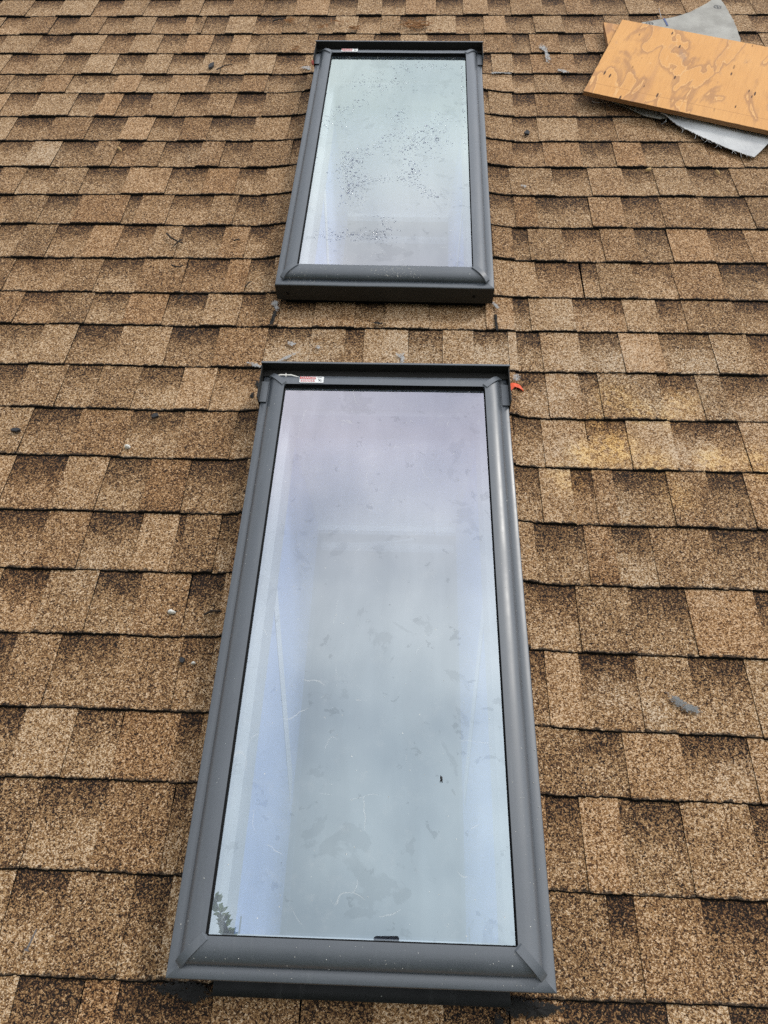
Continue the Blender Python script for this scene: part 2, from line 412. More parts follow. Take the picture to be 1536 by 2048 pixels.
M_TAR = mat_smear('roof_tar', (.014, .013, .012), .75, .43, .50)
M_SEAL = mat_smear('grey_sealant', (.37, .36, .345), .75, .47, .60)
M_SEALD = mat_smear('worn_sealant', (.19, .19, .185), .85, .47, .60)
M_WHITEBIT = plain('white_crumb', (.72, .70, .64), .6)
M_CHIP = plain('shingle_chip', (.028, .028, .030), .7, .4, 200)
M_TWIG = plain('dark_twig', (.022, .015, .010), .8, .4, 200)
M_STEEL = plain('dull_nail_steel', (.12, .11, .11), .45)
M_ORANGE = plain('orange_paint', (.72, .085, .02), .5, .15, 150)
M_LITTER = plain('rusty_leaf_litter', (.20, .085, .022), .8, .5, 200)
M_INK = plain('blue_ink', (.06, .09, .22), .7); M_INKD = plain('dark_ink', (.05, .055, .07), .7)
M_LABELW = plain('label_white', (.78, .78, .76), .45, .02); M_LABELR = plain('label_red', (.52, .035, .03), .45, .05)
M_LEAF = mat_leaf(); M_BARK = plain('bark', (.085, .06, .042), .9, .4, 40)
M_PHONE = plain('phone_black', (.02, .02, .022), .3)
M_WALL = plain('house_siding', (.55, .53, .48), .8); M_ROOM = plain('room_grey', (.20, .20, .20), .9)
M_TRIM2 = plain('shaft_trim_white', (.88, .87, .82), .5, .03)
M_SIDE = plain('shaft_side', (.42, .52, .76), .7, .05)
M_SKIRT_SHADE = plain('shaded_skirt', (.017, .016, .014), .55, .25, 12, .35)  # near-black puts shade into the frame front, head lip and side tabs
M_WOOD = plain('chip_wood', (.55, .36, .16), .7)
M_MOTH = plain('pale_wing', (.74, .72, .66), .7)
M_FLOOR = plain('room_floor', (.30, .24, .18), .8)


def mat_lawn():
    N = NT('lawn'); o = N.obj()
    c = N.mix(N.noise(o, 8, 5, .7), (.03, .055, .015), (.07, .11, .03))
    return N.surf(N.principled(Base_Color=c, Roughness=.95))


M_LAWN = mat_lawn()
# ------------------------------------------------------------------ skylight placement (roof coordinates)
SKY = [(-.0510, -.0620, math.radians(.28)), (-.0705, 1.4405, math.radians(-.40))]   # lower, upper: bottom centre + twist
HW, LEN = .2855, 1.1985
# the lower unit sits a little prouder at its foot, the upper one slightly deeper in the roof
SKYM = [at(SKY[0][0], SKY[0][1], .0115, SKY[0][2]) @ Matrix.Rotation(-.0105, 4, 'X'), at(SKY[1][0], SKY[1][1], -.003, SKY[1][2])]


def sky_local(k, u, v):
    cu, cv, a = SKY[k]; du, dv = u-cu, v-cv
    return du*math.cos(a)+dv*math.sin(a), -du*math.sin(a)+dv*math.cos(a)


# ------------------------------------------------------------------ the shingled roof
def course(k):
    if 0 <= k < 23: return COURSE_V[k]
    if k < 0: return (COURSE_V[0][0]+.1428*k, .002)
    return (COURSE_V[22][0]+.1428*(k-22), .009)


def lift(u, v):
    """shingles ride up over the step flashing beside the skylights"""
    z = 0.0
    for k in range(2):
        s, t = sky_local(k, u, v)
        if 0 < t < LEN and abs(s) > HW-.02:
            d = max(0.0, abs(s)-HW)
            e = min(1.0, t/.10, (LEN-t)/.06)
            z = max(z, .014*e*e*(3-2*e)*max(0, 1-d/.13)**2)
    return z


def hole(u, v):
    for k in range(2):
        s, t = sky_local(k, u, v)
        if abs(s) < .262 and .03 < t < LEN-.03: return True
    return False


def segments(k):
    rnd = random.Random(100+k)
    bands = list(BANDS.get(k, [])); U0, U1 = -3.4, 3.2
    out = []; cur = U0
    def fill(a, b):
        x = a; flag = False
        while x < b-.001:
            w = rnd.uniform(.08, .15)
            if b-(x+w) < .05: w = b-x
            out.append((x, x+w, 1.0 if flag else 0.0)); x += w; flag = not flag
        if out and out[-1][2] == 1.0: out[-1] = (out[-1][0], out[-1][1], 0.0)
    for (a, b) in bands:
        if a > cur:
            if a-cur > .22: fill(cur, a)
            else: out.append((cur, a, 0.0))
        out.append((max(a, cur), b, 1.0)); cur = b
    if cur < U1: fill(cur, U1)
    return [s for s in out if s[1]-s[0] > .004]


def build_shingles():
    mb = MB(); seg = []
    for k in range(-13, 37):
        v0, sl = course(k); v1, sl1 = course(k+1)
        rnd = random.Random(k*31+5)
        vis = -2 <= k <= 24
        ph = [rnd.uniform(0, 6.28) for _ in range(4)]
        for (a, b, band) in segments(k):
            raised = .0030+rnd.uniform(-.0008, .0009) if band == 0 else rnd.uniform(0, .0006)
            tone = rnd.uniform(.1, .9) if band == 0 else rnd.uniform(.3, .8)
            hue = rnd.random()**2 * (1.0 if band == 0 else .6)
            bs = band*rnd.uniform(.75, 1.15)
            inside = vis and a > -2.0 and b < 1.9
            st = .006 if inside else .04
            n = max(1, int(math.ceil((b-a)/st)))
            vo = rnd.uniform(-.0014, .0014)
            # side gap: the cut between two tabs is never perfectly square
            skew = rnd.uniform(-.0025, .0025)
            rows = [[] for _ in range(6)]
            # rows: butt foot, butt edge (black), granule start, low, mid, hidden top
            tvs = (0.0, 0.0, 0.0, .10, .62, 1.10)
            us = [a+(b-a)*i/n for i in range(n+1)]
            for i, u in enumerate(us):
                vb = v0+sl*u; ve = v1+sl1*u; ex = ve-vb
                jit = mnoise.noise(Vector((u*150, k*7.3, 1.0)))*.0022+rnd.uniform(-.0007, .0007)+mnoise.noise(Vector((u*28, k*3.1, 5.0)))*.0012
                jit += .0010*math.sin(u*3.1+ph[0])+.001*math.sin(u*7.7+ph[1])+vo
                wob = mnoise.noise(Vector((u*9, k*2.7, 3.0)))*.0022
                thick = .0056+wob*.5+raised+max(0, mnoise.noise(Vector((u*5, k*9.1, 8.0))))*.0022
                vb2 = vb+jit
                L0, L1 = lift(u, vb2), lift(u, vb2+ex)
                un = u if 0 < i < n else u+skew
                dn = mnoise.noise(Vector((u*13, k*5.0, 2.0)))*.0016
                foot = .0006 if True else 0
                rows[0].append((u, vb2-.0030-jit*.3, L0+foot))
                rows[1].append((u, vb2-.0012, L0+thick-.0016))
                rows[2].append((u, vb2, L0+thick))
                rows[3].append((u, vb2+ex*.12, L0*.9+L1*.1+thick*.93+dn*.4))
                rows[4].append((u+skew*.5, vb2+ex*.62, L0*.4+L1*.6+thick*.52+dn))
                rows[5].append((u+skew, vb2+ex*1.10, L1+.0006+raised*.8))
            def put(r0, r1, t0, t1, mi):
                base = len(mb.v)
                up_ = []
                for (pu, pv, pn), (qu, qv, qn) in zip(rows[r0], rows[r1]):
                    for kk in range(2):          # trim at the lower curb so nothing reaches into the well
                        s_, t_ = sky_local(kk, qu, qv); s0, t0_ = sky_local(kk, pu, pv)
                        if abs(s_) < .268 and t0_ <= .03 < t_ < .2: qv -= (t_-.031)
                    up_.append((qu, qv, qn))
                mb.v += rows[r0]+up_
                seg.extend([(bs, tone, t0, hue)]*(n+1)+[(bs, tone, t1, hue)]*(n+1))
                for i in range(n):
                    cu = (us[i]+us[i+1])/2; cv = rows[r0][i][1]*.98+rows[r1][i][1]*.02
                    if hole(cu, cv) or (hole(us[i], rows[r0][i][1]) and hole(us[i+1], rows[r1][i+1][1])): continue
                    mb.f.append((base+i, base+i+1, base+n+1+i+1, base+n+1+i)); mb.mi.append(mi); mb.sm.append(False)
            put(0, 1, 0, 0, 1); put(1, 2, 0, 0, 1)
            put(2, 3, 0, .10, 0); put(3, 4, .10, .62, 0); put(4, 5, .62, 1.10, 0)
            if band == 0:      # cut sides of the raised tabs
                for idx in (0, n):
                    for r0, r1 in ((2, 3), (3, 4), (4, 5)):
                        p, q = rows[r0][idx], rows[r1][idx]
                        if hole(p[0], p[1]) and hole(q[0], q[1]): continue
                        base = len(mb.v)
                        e = .0012 if idx == n else -.0012
                        mb.v += [p, q, (q[0]+e, q[1], q[2]-.007), (p[0]+e, p[1], p[2]-.007)]
                        seg.extend([(0, .5, 0, 0)]*4)
                        mb.f.append((base, base+1, base+2, base+3) if idx == n else (base+3, base+2, base+1, base)); mb.mi.append(1); mb.sm.append(False)
    return mb, seg


house = empty('house', Matrix.Identity(4))
tag(house, 'tan and brown asphalt shingle roof carrying the two skylights', 'house')
mb, seg = build_shingles()
roof = mb.build('roof', [M_SH, M_AS], house)
roof.matrix_local = ROOF.copy()
attr = roof.data.attributes.new('seg', 'FLOAT_COLOR', 'POINT')
attr.data.foreach_set('color', [c for t in seg for c in t])

# body of the house under the roof (only plain walls: the photograph shows nothing of it)
VE, VR = -1.75, 5.0                                     # eave, ridge in roof v
def W(u, v, n=0): return ROOF @ Vector((u, v, n))
ez = W(0, VE); rz = W(0, VR); GZ = ez.z-3.0
ydeep = rz.y+(rz.y-ez.y)
m = MB()
m.quad(tuple(W(-3.35, VR, 0)), tuple(W(3.15, VR, 0)), (3.15, ydeep, ez.z), (-3.35, ydeep, ez.z))
m.build('rear_roof', M_AS, house)
m = MB(); m.box(-3.1, 2.9, ez.y+.35, ez.y+.5, GZ, ez.z+.1); m.build('wall', M_WALL, house)
m = MB(); m.box(-3.1, 2.9, ydeep-.5, ydeep-.35, GZ, ez.z+.1); m.build('wall', M_WALL, house)
for x in (-3.1, 2.75):
    m = MB()
    pts = [(ez.y+.5, GZ), (ydeep-.5, GZ), (ydeep-.5, ez.z+.05), (rz.y, rz.z-.15), (ez.y+.5, ez.z+.05)]
    m.face([(x, y, z) for y, z in pts]); m.face([(x+.15, y, z) for y, z in pts][::-1])
    for i in range(5):
        (y0, z0), (y1, z1) = pts[i], pts[(i+1) % 5]
        m.quad((x, y0, z0), (x, y1, z1), (x+.15, y1, z1), (x+.15, y0, z0))
    m.build('wall', M_WALL, house)
m = MB(); m.box(-3.3, 3.1, ez.y-.02, ez.y+.02, ez.z-.14, ez.z-.004); m.build('fascia_board', M_TRIM, house)

g = MB(); g.quad((-300, -300, GZ), (300, -300, GZ), (300, 300, GZ), (-300, 300, GZ))
tag(g.build('ground', M_LAWN), kind='structure')


# ------------------------------------------------------------------ skylights
CLAD = [(.0185, .076), (.0185, .0845), (.0200, .0875), (.0235, .0915), (.0275, .0945), (.032, .0967), (.038, .0985), (.046, .0995), (.0553, .0994)]
FLNG = [(.000, .028), (.000, .0755), (.0006, .0772), (.0020, .0782), (.0180, .0790), (.0195, .0782)]


def ring(d, n):
    return [(-HW+d, d, n), (HW-d, d, n), (HW-d, LEN-d, n), (-HW+d, LEN-d, n)]


def side_strip(mb, prof, side, mi=0, sm=True, cuts=24):
    """one mitred side (0 bottom, 1 right, 2 top, 3 left) of a profile"""
    rows = []
    for d, n in prof:
        r = ring(d, n); a, b = Vector(r[side]), Vector(r[(side+1) % 4])
        row = []
        for i in range(cuts+1):
            p = a.lerp(b, i/cuts)
            p.z += mnoise.noise(Vector((p.x*6, p.y*6, side*3.0)))*.0007
            row.append(tuple(p))
        rows.append(row)
    mb.grid(rows, mi, sm)


def smooth_sharp(o, ang=40):
    bm = bmesh.new(); bm.from_mesh(o.data)
    for e in bm.edges:
        if len(e.link_faces) == 2 and e.calc_face_angle(0) > math.radians(ang): e.smooth = False
    bm.to_mesh(o.data); bm.free()


def text_mesh(txt, size, mat, name, parent, loc):
    cu = bpy.data.curves.new('lettering', 'FONT'); cu.body = txt; cu.size = size
    cu.align_x = 'LEFT'
    tmp = bpy.data.objects.new('tmp', cu); COL.objects.link(tmp)
    dg = bpy.context.evaluated_depsgraph_get()
    me = bpy.data.meshes.new_from_object(tmp.evaluated_get(dg))
    bpy.data.objects.remove(tmp); bpy.data.curves.remove(cu)
    me.materials.clear(); me.materials.append(mat)
    o = bpy.data.objects.new(name, me); COL.objects.link(o); o.parent = parent; o.location = loc
    return o


def prof_h(d):
    p = CLAD[1:]
    if d <= p[0][0]: return p[0][1]
    for (a, b), (c, e) in zip(p, p[1:]):
        if d <= c: return b+(e-b)*(d-a)/max(1e-9, c-a)
    return p[-1][1]


def make_skylight(label, apron):
    k = 0 if apron else 1
    cu, cv, a = SKY[k]
    root = empty('skylight', SKYM[k])
    tag(root, label, 'skylight', 'skylights in the roof slope')
    m = MB()
    for s in range(4):
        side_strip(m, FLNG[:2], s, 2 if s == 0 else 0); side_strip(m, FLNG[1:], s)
    # pale outer edge folds and inset curb below the frame
    for s in range(4):
        r0, r1, r2 = ring(.016, -.02), ring(.016, .030), ring(.0, .028)
        b = (s+1) % 4
        m.quad(r0[s], r0[b], r1[b], r1[s], 1); m.quad(r1[s], r1[b], r2[b], r2[s], 1)
    fr = m.build('frame', [M_METAL, M_BLACK, M_SKIRT_SHADE], root); weld(fr); smooth_sharp(fr)
    for s in range(4):
        m = MB(); side_strip(m, CLAD, s)
        c = m.build('cladding', M_METAL, root); weld(c); smooth_sharp(c, 50)
    # mitre covers at the four corners
    for cx, cy in ((-1, 0), (1, 0), (1, 1), (-1, 1)):
        m = MB(); rows = []
        sx = cx; sy = 1 if cy == 0 else -1; oy = 0 if cy == 0 else LEN
        per = Vector((sx, sy, 0)).normalized()          # across the diagonal
        w = .0070
        ds = [.0180, .0195, .0225, .027, .032, .038, .046, .0545, .0565]
        for d in ds:
            h = prof_h(min(d, .0545))+.0030
            c0 = Vector((sx*(HW-d), oy+sy*d, h))
            if d > .055: h -= .004; c0.z = h
            dr = .0060
            rows.append([tuple(c0-per*w+Vector((0, 0, -dr))), tuple(c0-per*(w-.0006)), tuple(c0+per*(w-.0006)), tuple(c0+per*w+Vector((0, 0, -dr)))])
        m.grid(rows, 0, True)
        m.face(rows[0]); m.face(rows[-1][::-1])
        c = m.build('corner_clip', M_METAL, root); weld(c); smooth_sharp(c, 50)
    # rubber gasket between cladding and glass; widened at the head to paint the cladding's shadow
    m = MB()
    def rect(d, dt, n): return [(-HW+d, d, n), (HW-d, d, n), (HW-d, LEN-dt, n), (-HW+d, LEN-dt, n)]
    a0, a1 = rect(.0548, .0548, .0980), rect(.0556, .0558, .0893)
    a2 = rect(.0574, .0602, .0881)
    for s in range(4):
        b = (s+1) % 4
        m.quad(a0[s], a0[b], a1[b], a1[s]); m.quad(a1[s], a1[b], a2[b], a2[s])
    m.build('gasket', M_BLACK, root)
    # the pane: a real slab edge hidden under the cladding
    m = MB()
    d = .050
    rows = [[(-HW+d+(2*HW-2*d)*i/12, d+(LEN-2*d)*j/24, .0880) for i in range(13)] for j in range(25)]
    m.grid(rows, 0, True)
    m.build('glass_pane', M_GLASS, root)
    # head flashing: back lip, side returns and the little tabs that fold over the frame
    m = MB()
    x = HW+.0032; yb = LEN+.0015
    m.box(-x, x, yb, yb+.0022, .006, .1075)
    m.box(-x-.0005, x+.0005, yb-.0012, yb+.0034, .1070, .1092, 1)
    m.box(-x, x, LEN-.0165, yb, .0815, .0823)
    fl = m.build('head_flashing', [M_SKIRT_SHADE, M_METAL], root)
    for sx in (-1, 1):
        t = MB()
        xs = sorted((sx*(HW+.0012), sx*(HW+.0030)))
        y0 = LEN-.098
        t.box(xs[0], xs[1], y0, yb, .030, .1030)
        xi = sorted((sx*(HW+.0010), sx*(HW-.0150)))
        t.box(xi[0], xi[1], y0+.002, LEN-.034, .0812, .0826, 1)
        t.build('side_tab', [M_SKIRT_SHADE, M_METAL], fl)
    # warning sticker on the head cladding
    sx0, sy0, sz = -.196, LEN-.0525, .1003
    st = MB(); w_, h_, r_ = .056, .0185, .002
    pts = []
    for (qx, qy, a0_) in ((w_-r_, r_, -90), (w_-r_, h_-r_, 0), (r_, h_-r_, 90), (r_, r_, 180)):
        for j in range(5):
            an = math.radians(a0_+90*j/4); pts.append((qx+r_*math.cos(an), qy+r_*math.sin(an), 0))
    st.face(pts); lab = st.build('warning_label', M_LABELW, root); lab.location = (sx0, sy0, sz+.0006)
    q = MB(); q.quad((.001, .0105, .0004), (.038, .0105, .0004), (.038, .0178, .0004), (.001, .0178, .0004)); q.build('red_panel', M_LABELR, lab)
    text_mesh('DANGER', .0088, M_LABELW, 'lettering', lab, (.0035, .0113, .0007))
    q = MB(); rr = random.Random(4)
    for row, yy in enumerate((.0075, .0050, .0025)):
        xx = .003
        while xx < .034:
            ww = rr.uniform(.0018, .005); q.quad((xx, yy, .0004), (xx+ww, yy, .0004), (xx+ww, yy+.0011, .0004), (xx, yy+.0011, .0004)); xx += ww+.0011
    q.build('small_print', M_LABELR, lab)
    q = MB()
    xx = .041
    for ww in (.0022, .0018, .0026, .0020):
        q.quad((xx, .0148, .0004), (xx+ww, .0148, .0004), (xx+ww, .0166, .0004), (xx, .0166, .0004)); xx += ww+.0009
    for (x0, y0, x1, y1, t_) in ((.044, .011, .049, .0045, .0007), (.047, .0085, .0505, .0095, .0006), (.0445, .0045, .0470, .0080, .0007), (.0500, .004, .0525, .0065, .0006)):
        v_ = Vector((x1-x0, y1-y0)); p_ = Vector((-v_.y, v_.x)).normalized()*t_
        q.quad((x0-p_.x, y0-p_.y, .0004), (x1-p_.x, y1-p_.y, .0004), (x1+p_.x, y1+p_.y, .0004), (x0+p_.x, y0+p_.y, .0004))
    for j in range(10):
        a_, b_ = 2*math.pi*j/10, 2*math.pi*(j+1)/10
        q.face([(.0445, .0118, .0004), (.0445+.001*math.cos(a_), .0118+.001*math.sin(a_), .0004), (.0445+.001*math.cos(b_), .0118+.001*math.sin(b_), .0004)])
    q.build('pictogram', M_INKD, lab)
    # screws in the front skirt
    for s_ in (-.255, .235):
        q = MB(); pts = [(s_+.0042*math.cos(j*math.pi/6), -.0009, .050+.0042*math.sin(j*math.pi/6)) for j in range(12)]
        q.face(pts); pts2 = [(p[0], .0005, p[2]) for p in pts]
        for j in range(12): q.quad(pts[j], pts[(j+1) % 12], pts2[(j+1) % 12], pts2[j])
        q.build('screw', M_BLACK, root)
    # the well below the glass: painted lining, drywall shaft bending towards plumb, trim at its foot
    m = MB(); D = .53
    i0, i1 = .046, LEN-.050; xw = HW-.046; e = .014; xb = xw-.030
    def band_(z0, x0, y0, z1, x1, y1, mi):
        a = [(-x0, y0[0], z0), (x0, y0[0], z0), (x0, y0[1], z0), (-x0, y0[1], z0)]
        b = [(-x1, y1[0], z1), (x1, y1[0], z1), (x1, y1[1], z1), (-x1, y1[1], z1)]
        for s in range(4):
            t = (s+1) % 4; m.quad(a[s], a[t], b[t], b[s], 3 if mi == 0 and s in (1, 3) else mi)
    Y, Ye = (i0, i1), (i0+e, i1-e)
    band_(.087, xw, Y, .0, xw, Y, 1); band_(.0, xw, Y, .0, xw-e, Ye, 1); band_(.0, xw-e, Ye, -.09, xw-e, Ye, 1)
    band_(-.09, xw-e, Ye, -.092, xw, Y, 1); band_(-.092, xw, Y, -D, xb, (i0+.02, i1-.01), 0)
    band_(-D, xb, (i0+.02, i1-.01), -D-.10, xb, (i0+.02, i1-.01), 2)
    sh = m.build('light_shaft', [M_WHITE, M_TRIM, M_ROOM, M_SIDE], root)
    for z in (-D, -D-.107):
        t = MB(); t.box(-xb, xb, i1-.030, i1-.011, z-.011, z+.011); t.build('shaft_trim', M_TRIM2, sh)
    for sx in (-1, 1):                         # bead where the shaft bends
        p0, p1 = (.72, -.10), (.34, -.50)
        t = MB()
        def X(z): return sx*(xw-(xw-xb)*(-.092-z)/(D-.092)-.0015)
        t.quad((X(p0[1]), p0[0], p0[1]), (X(p0[1]), p0[0]+.055, p0[1]), (X(p1[1]), p1[0]+.055, p1[1]), (X(p1[1]), p1[0], p1[1]))
        t.build('shaft_trim', M_TRIM2, sh)
    if apron:
        t = MB(); t.tube([(-.14, i1-.035, -D-.085), (-.09, i1-.035, -D-.060), (-.03, i1-.035, -D-.052), (.02, i1-.035, -D-.045), (.09, i1-.035, -D-.022)], [.0035]*5, 8)
        t.build('cable', M_TRIM, sh)
    return root


SKY_LO = make_skylight('dry lower skylight, its lilac and blue pane mirroring a green twig', True)
SKY_UP = make_skylight('upper skylight, pane beaded with rain drops above a front face coloured dark for shade', False)

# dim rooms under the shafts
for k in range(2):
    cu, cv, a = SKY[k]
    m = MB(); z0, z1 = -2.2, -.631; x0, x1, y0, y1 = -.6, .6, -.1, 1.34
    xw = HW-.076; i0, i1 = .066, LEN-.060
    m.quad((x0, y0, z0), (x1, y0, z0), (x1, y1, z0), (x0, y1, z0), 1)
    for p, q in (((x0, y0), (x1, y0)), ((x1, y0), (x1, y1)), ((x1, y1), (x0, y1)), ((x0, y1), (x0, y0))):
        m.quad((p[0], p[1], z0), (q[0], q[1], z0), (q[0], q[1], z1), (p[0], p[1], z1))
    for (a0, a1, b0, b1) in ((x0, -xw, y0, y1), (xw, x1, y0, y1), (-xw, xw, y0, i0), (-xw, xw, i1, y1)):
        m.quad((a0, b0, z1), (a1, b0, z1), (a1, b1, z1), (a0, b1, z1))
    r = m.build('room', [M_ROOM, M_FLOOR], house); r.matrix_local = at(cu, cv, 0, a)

# apron flashing showing under the lower skylight
m = MB()
rows = [[(-.226+.452*i/20, y, n+mnoise.noise(Vector((i*.5, y*30, 0)))*.0015) for i in range(21)] for y, n in ((.03, .019), (-.010, .0185), (-.021, .0175), (-.0222, .0140))]
m.grid(rows, 0, True)
o = m.build('apron_flashing', M_METAL_SHADE, SKY_LO)
# ------------------------------------------------------------------ scraps on the roof at the upper right
def board(name, label, pts, z0, z1, holes=0):
    """flat board from an outline (roof u, v); pts anticlockwise"""
    u0, v0 = pts[0]
    d = Vector((pts[1][0]-u0, pts[1][1]-v0)); ang = math.atan2(d.y, d.x)
    loc = [((u-u0)*math.cos(ang)+(v-v0)*math.sin(ang), -(u-u0)*math.sin(ang)+(v-v0)*math.cos(ang)) for u, v in pts]
    T = z1-z0; b = .0008
    m = MB(); rnd = random.Random(3)
    # outline with a slightly ragged saw cut
    line = []
    for i in range(len(loc)):
        p, q = loc[i], loc[(i+1) % len(loc)]
        L = math.hypot(q[0]-p[0], q[1]-p[1]); n = max(2, int(L/.012))
        for j in range(n):
            t = j/n; x, y = p[0]+(q[0]-p[0])*t, p[1]+(q[1]-p[1])*t
            if j: x += rnd.uniform(-.0005, .0005); y += rnd.uniform(-.0005, .0005)
            line.append((x, y))
    cx = sum(p[0] for p in line)/len(line); cy = sum(p[1] for p in line)/len(line)
    ins = [(x+(cx-x)*b/math.hypot(cx-x, cy-y), y+(cy-y)*b/math.hypot(cx-x, cy-y)) for x, y in line]
    m.face([(x, y, T) for x, y in ins], 0)
    m.face([(x, y, 0) for x, y in line][::-1], 1)
    N_ = len(line)
    for i in range(N_):
        j = (i+1) % N_
        m.quad((*line[i], 0), (*line[j], 0), (*line[j], T-b), (*line[i], T-b), 1)
        m.quad((*line[i], T-b), (*line[j], T-b), (*ins[j], T), (*ins[i], T), 1)
    o = m.build(name, [M_PLY, M_PLYE])
    o.matrix_world = at(u0, v0, z0, ang)
    return tag(o, label, 'board')


ang = math.radians(-22.4); ca, sa = math.cos(ang), math.sin(ang)
P0 = Vector((.5585, 2.431))
def bl(x, y): return (P0.x+x*ca-y*sa, P0.y+x*sa+y*ca)
board('plywood_board', 'large orange plywood board with wavy grain lying on top of the scraps', [bl(0, 0), bl(1.22, 0), bl(1.22, .530), bl(-.006, .530)], .0395, .0525)
board('plywood_board', 'plywood offcut under the large board, only its pale corner sticking out', [(.683, 2.66), (1.02, 2.50), (1.12, 2.755), (.752, 2.915), (.692, 2.936)], .0225, .0380)


def ink_ring(name, u, v, n, r, mat, parent, origin, cross=True, t=.0009):
    m = MB(); c = Vector((u, v, n))
    for j in range(28):
        a, b = 2*math.pi*j/28, 2*math.pi*(j+1)/28
        m.quad(*(tuple(c+Vector((math.cos(x)*rr, math.sin(x)*rr, 0))) for x, rr in ((a, r-t), (b, r-t), (b, r+t), (a, r+t))))
    if cross:
        m.quad((u-r, v-t, n), (u+r, v-t, n), (u+r, v+t, n), (u-r, v+t, n))
        m.quad((u-t, v-r, n+.0001), (u+t, v-r, n+.0001), (u+t, v+r, n+.0001), (u-t, v+r, n+.0001))
    o = m.build(name, mat, parent); return o


# upper felt scrap
felt_pts = [(.80, 2.93), (.8485, 2.982), (.905, 2.995), (.9659, 3.0135), (1.0, 3.027), (1.0374, 3.047), (1.073, 3.078), (1.1068, 3.110), (1.137, 3.142), (1.1649, 3.168), (1.176, 3.125), (1.183, 3.060), (1.187, 3.000), (1.186, 2.940), (1.178, 2.84), (1.16, 2.76), (.98, 2.74)]
fo = empty('felt_scrap', at(1.0, 2.9, 0))
tag(fo, 'grey felt scrap with a curved cut edge and printed circle marks, tucked behind the plywood', 'felt scrap')
m = MB()
def felt_h(u, v): return .0205+.0035*math.sin(u*11+v*5)+.002*mnoise.noise(Vector((u*14, v*14, 0)))+max(0, v-3.02)*.05
cen = (1.03, 2.90); rings = 9
rows = []
fine = []
for i in range(len(felt_pts)):
    p, q = felt_pts[i], felt_pts[(i+1) % len(felt_pts)]
    for j in range(6): fine.append((p[0]+(q[0]-p[0])*j/6, p[1]+(q[1]-p[1])*j/6))
rf = random.Random(9)
for r in range(rings+1):
    t = r/rings; row = []
    for (u, v) in fine:
        jx = (rf.uniform(-.0012, .0012) if r == rings else 0)
        x = cen[0]+(u-cen[0])*t+jx; y = cen[1]+(v-cen[1])*t+jx
        row.append((x-1.0, y-2.9, felt_h(x, y)))
    row.append(row[0]); rows.append(row)
m.grid(rows, 0, True, flip=False)
edge = [(x, y, z-.0022) for x, y, z in rows[-1]]
m.grid([rows[-1], edge], 0, False)
m.build('felt', M_SHEETG, fo)
ink_ring('circle_mark', 1.147-1.0, 3.087-2.9, felt_h(1.147, 3.087)+.0016, .0135, M_INKD, fo, None)
ink_ring('circle_mark', .872-1.0, 2.968-2.9, felt_h(.872, 2.968)+.0016, .0130, M_INKD, fo, None)
m = MB(); m.quad((.931-1, 2.945-2.9, felt_h(.93, 2.96)+.0018), (.9375-1, 2.945-2.9, felt_h(.93, 2.96)+.0018), (.9335-1, 3.003-2.9, felt_h(.933, 3.0)+.0016), (.927-1, 3.003-2.9, felt_h(.93, 3.0)+.0016))
m.build('ink_line', M_INK, fo)
m = MB(); m.tube([(.921-1, 3.003-2.9, felt_h(.92, 3.0)+.001), (.920-1, 3.03-2.9, .026), (.9185-1, 3.055-2.9, .030), (.921-1, 3.068-2.9, .028)], [.0012, .0011, .0009, .0005], 5)
m.build('loose_thread', M_SHEETW, fo)

# white membrane scrap, folded once, ragged along its lower edge
mo = empty('membrane_scrap', at(.9, 2.3, 0))
tag(mo, 'white membrane scrap with a frayed edge sticking out below the plywood', 'membrane scrap')
def strip(edge, inner, hfun, ragged, nn=10):
    rnd = random.Random(5); rows = []
    fe, fi = [], []
    for L_, F_ in ((edge, fe), (inner, fi)):
        seg_ = [math.hypot(L_[i+1][0]-L_[i][0], L_[i+1][1]-L_[i][1]) for i in range(len(L_)-1)]
        tot = sum(seg_); N_ = 110
        for q in range(N_+1):
            s_ = tot*q/N_; i = 0
            while i < len(seg_)-1 and s_ > seg_[i]: s_ -= seg_[i]; i += 1
            t = min(1, s_/seg_[i]); F_.append((L_[i][0]+(L_[i+1][0]-L_[i][0])*t, L_[i][1]+(L_[i+1][1]-L_[i][1])*t))
    for r in range(nn+1):
        t = r/nn; row = []
        for q, (a, b) in enumerate(zip(fe, fi)):
            u, v = a[0]+(b[0]-a[0])*t, a[1]+(b[1]-a[1])*t
            if r == 0: u += rnd.uniform(-1, 1)*ragged; v += rnd.uniform(-1, .6)*ragged
            row.append((u-.9, v-2.3, hfun(u, v, t)))
        rows.append(row)
    m = MB(); m.grid(rows, 0, True); m.grid([rows[0], [(x, y, z-.0018) for x, y, z in rows[0]]], 0, False)
    last = [r[-1] for r in rows]; m.grid([last, [(x, y, z-.0018) for x, y, z in last]], 0, False)
    first = [r[0] for r in rows]; m.grid([first, [(x, y, z-.0018) for x, y, z in first]], 0, False)
    return m
m = strip([(.625, 2.462), (.6465, 2.452), (.672, 2.424), (.7185, 2.396), (.7586, 2.357), (.803, 2.331), (.83, 2.335)], [(.70, 2.52), (.73, 2.50), (.77, 2.48), (.80, 2.46), (.84, 2.43), (.87, 2.42)],
          lambda u, v, t: .0160+.003*t+.0025*math.sin(u*40)*(1-t), .0012)
m.build('lower_layer', M_SHEETG, mo)
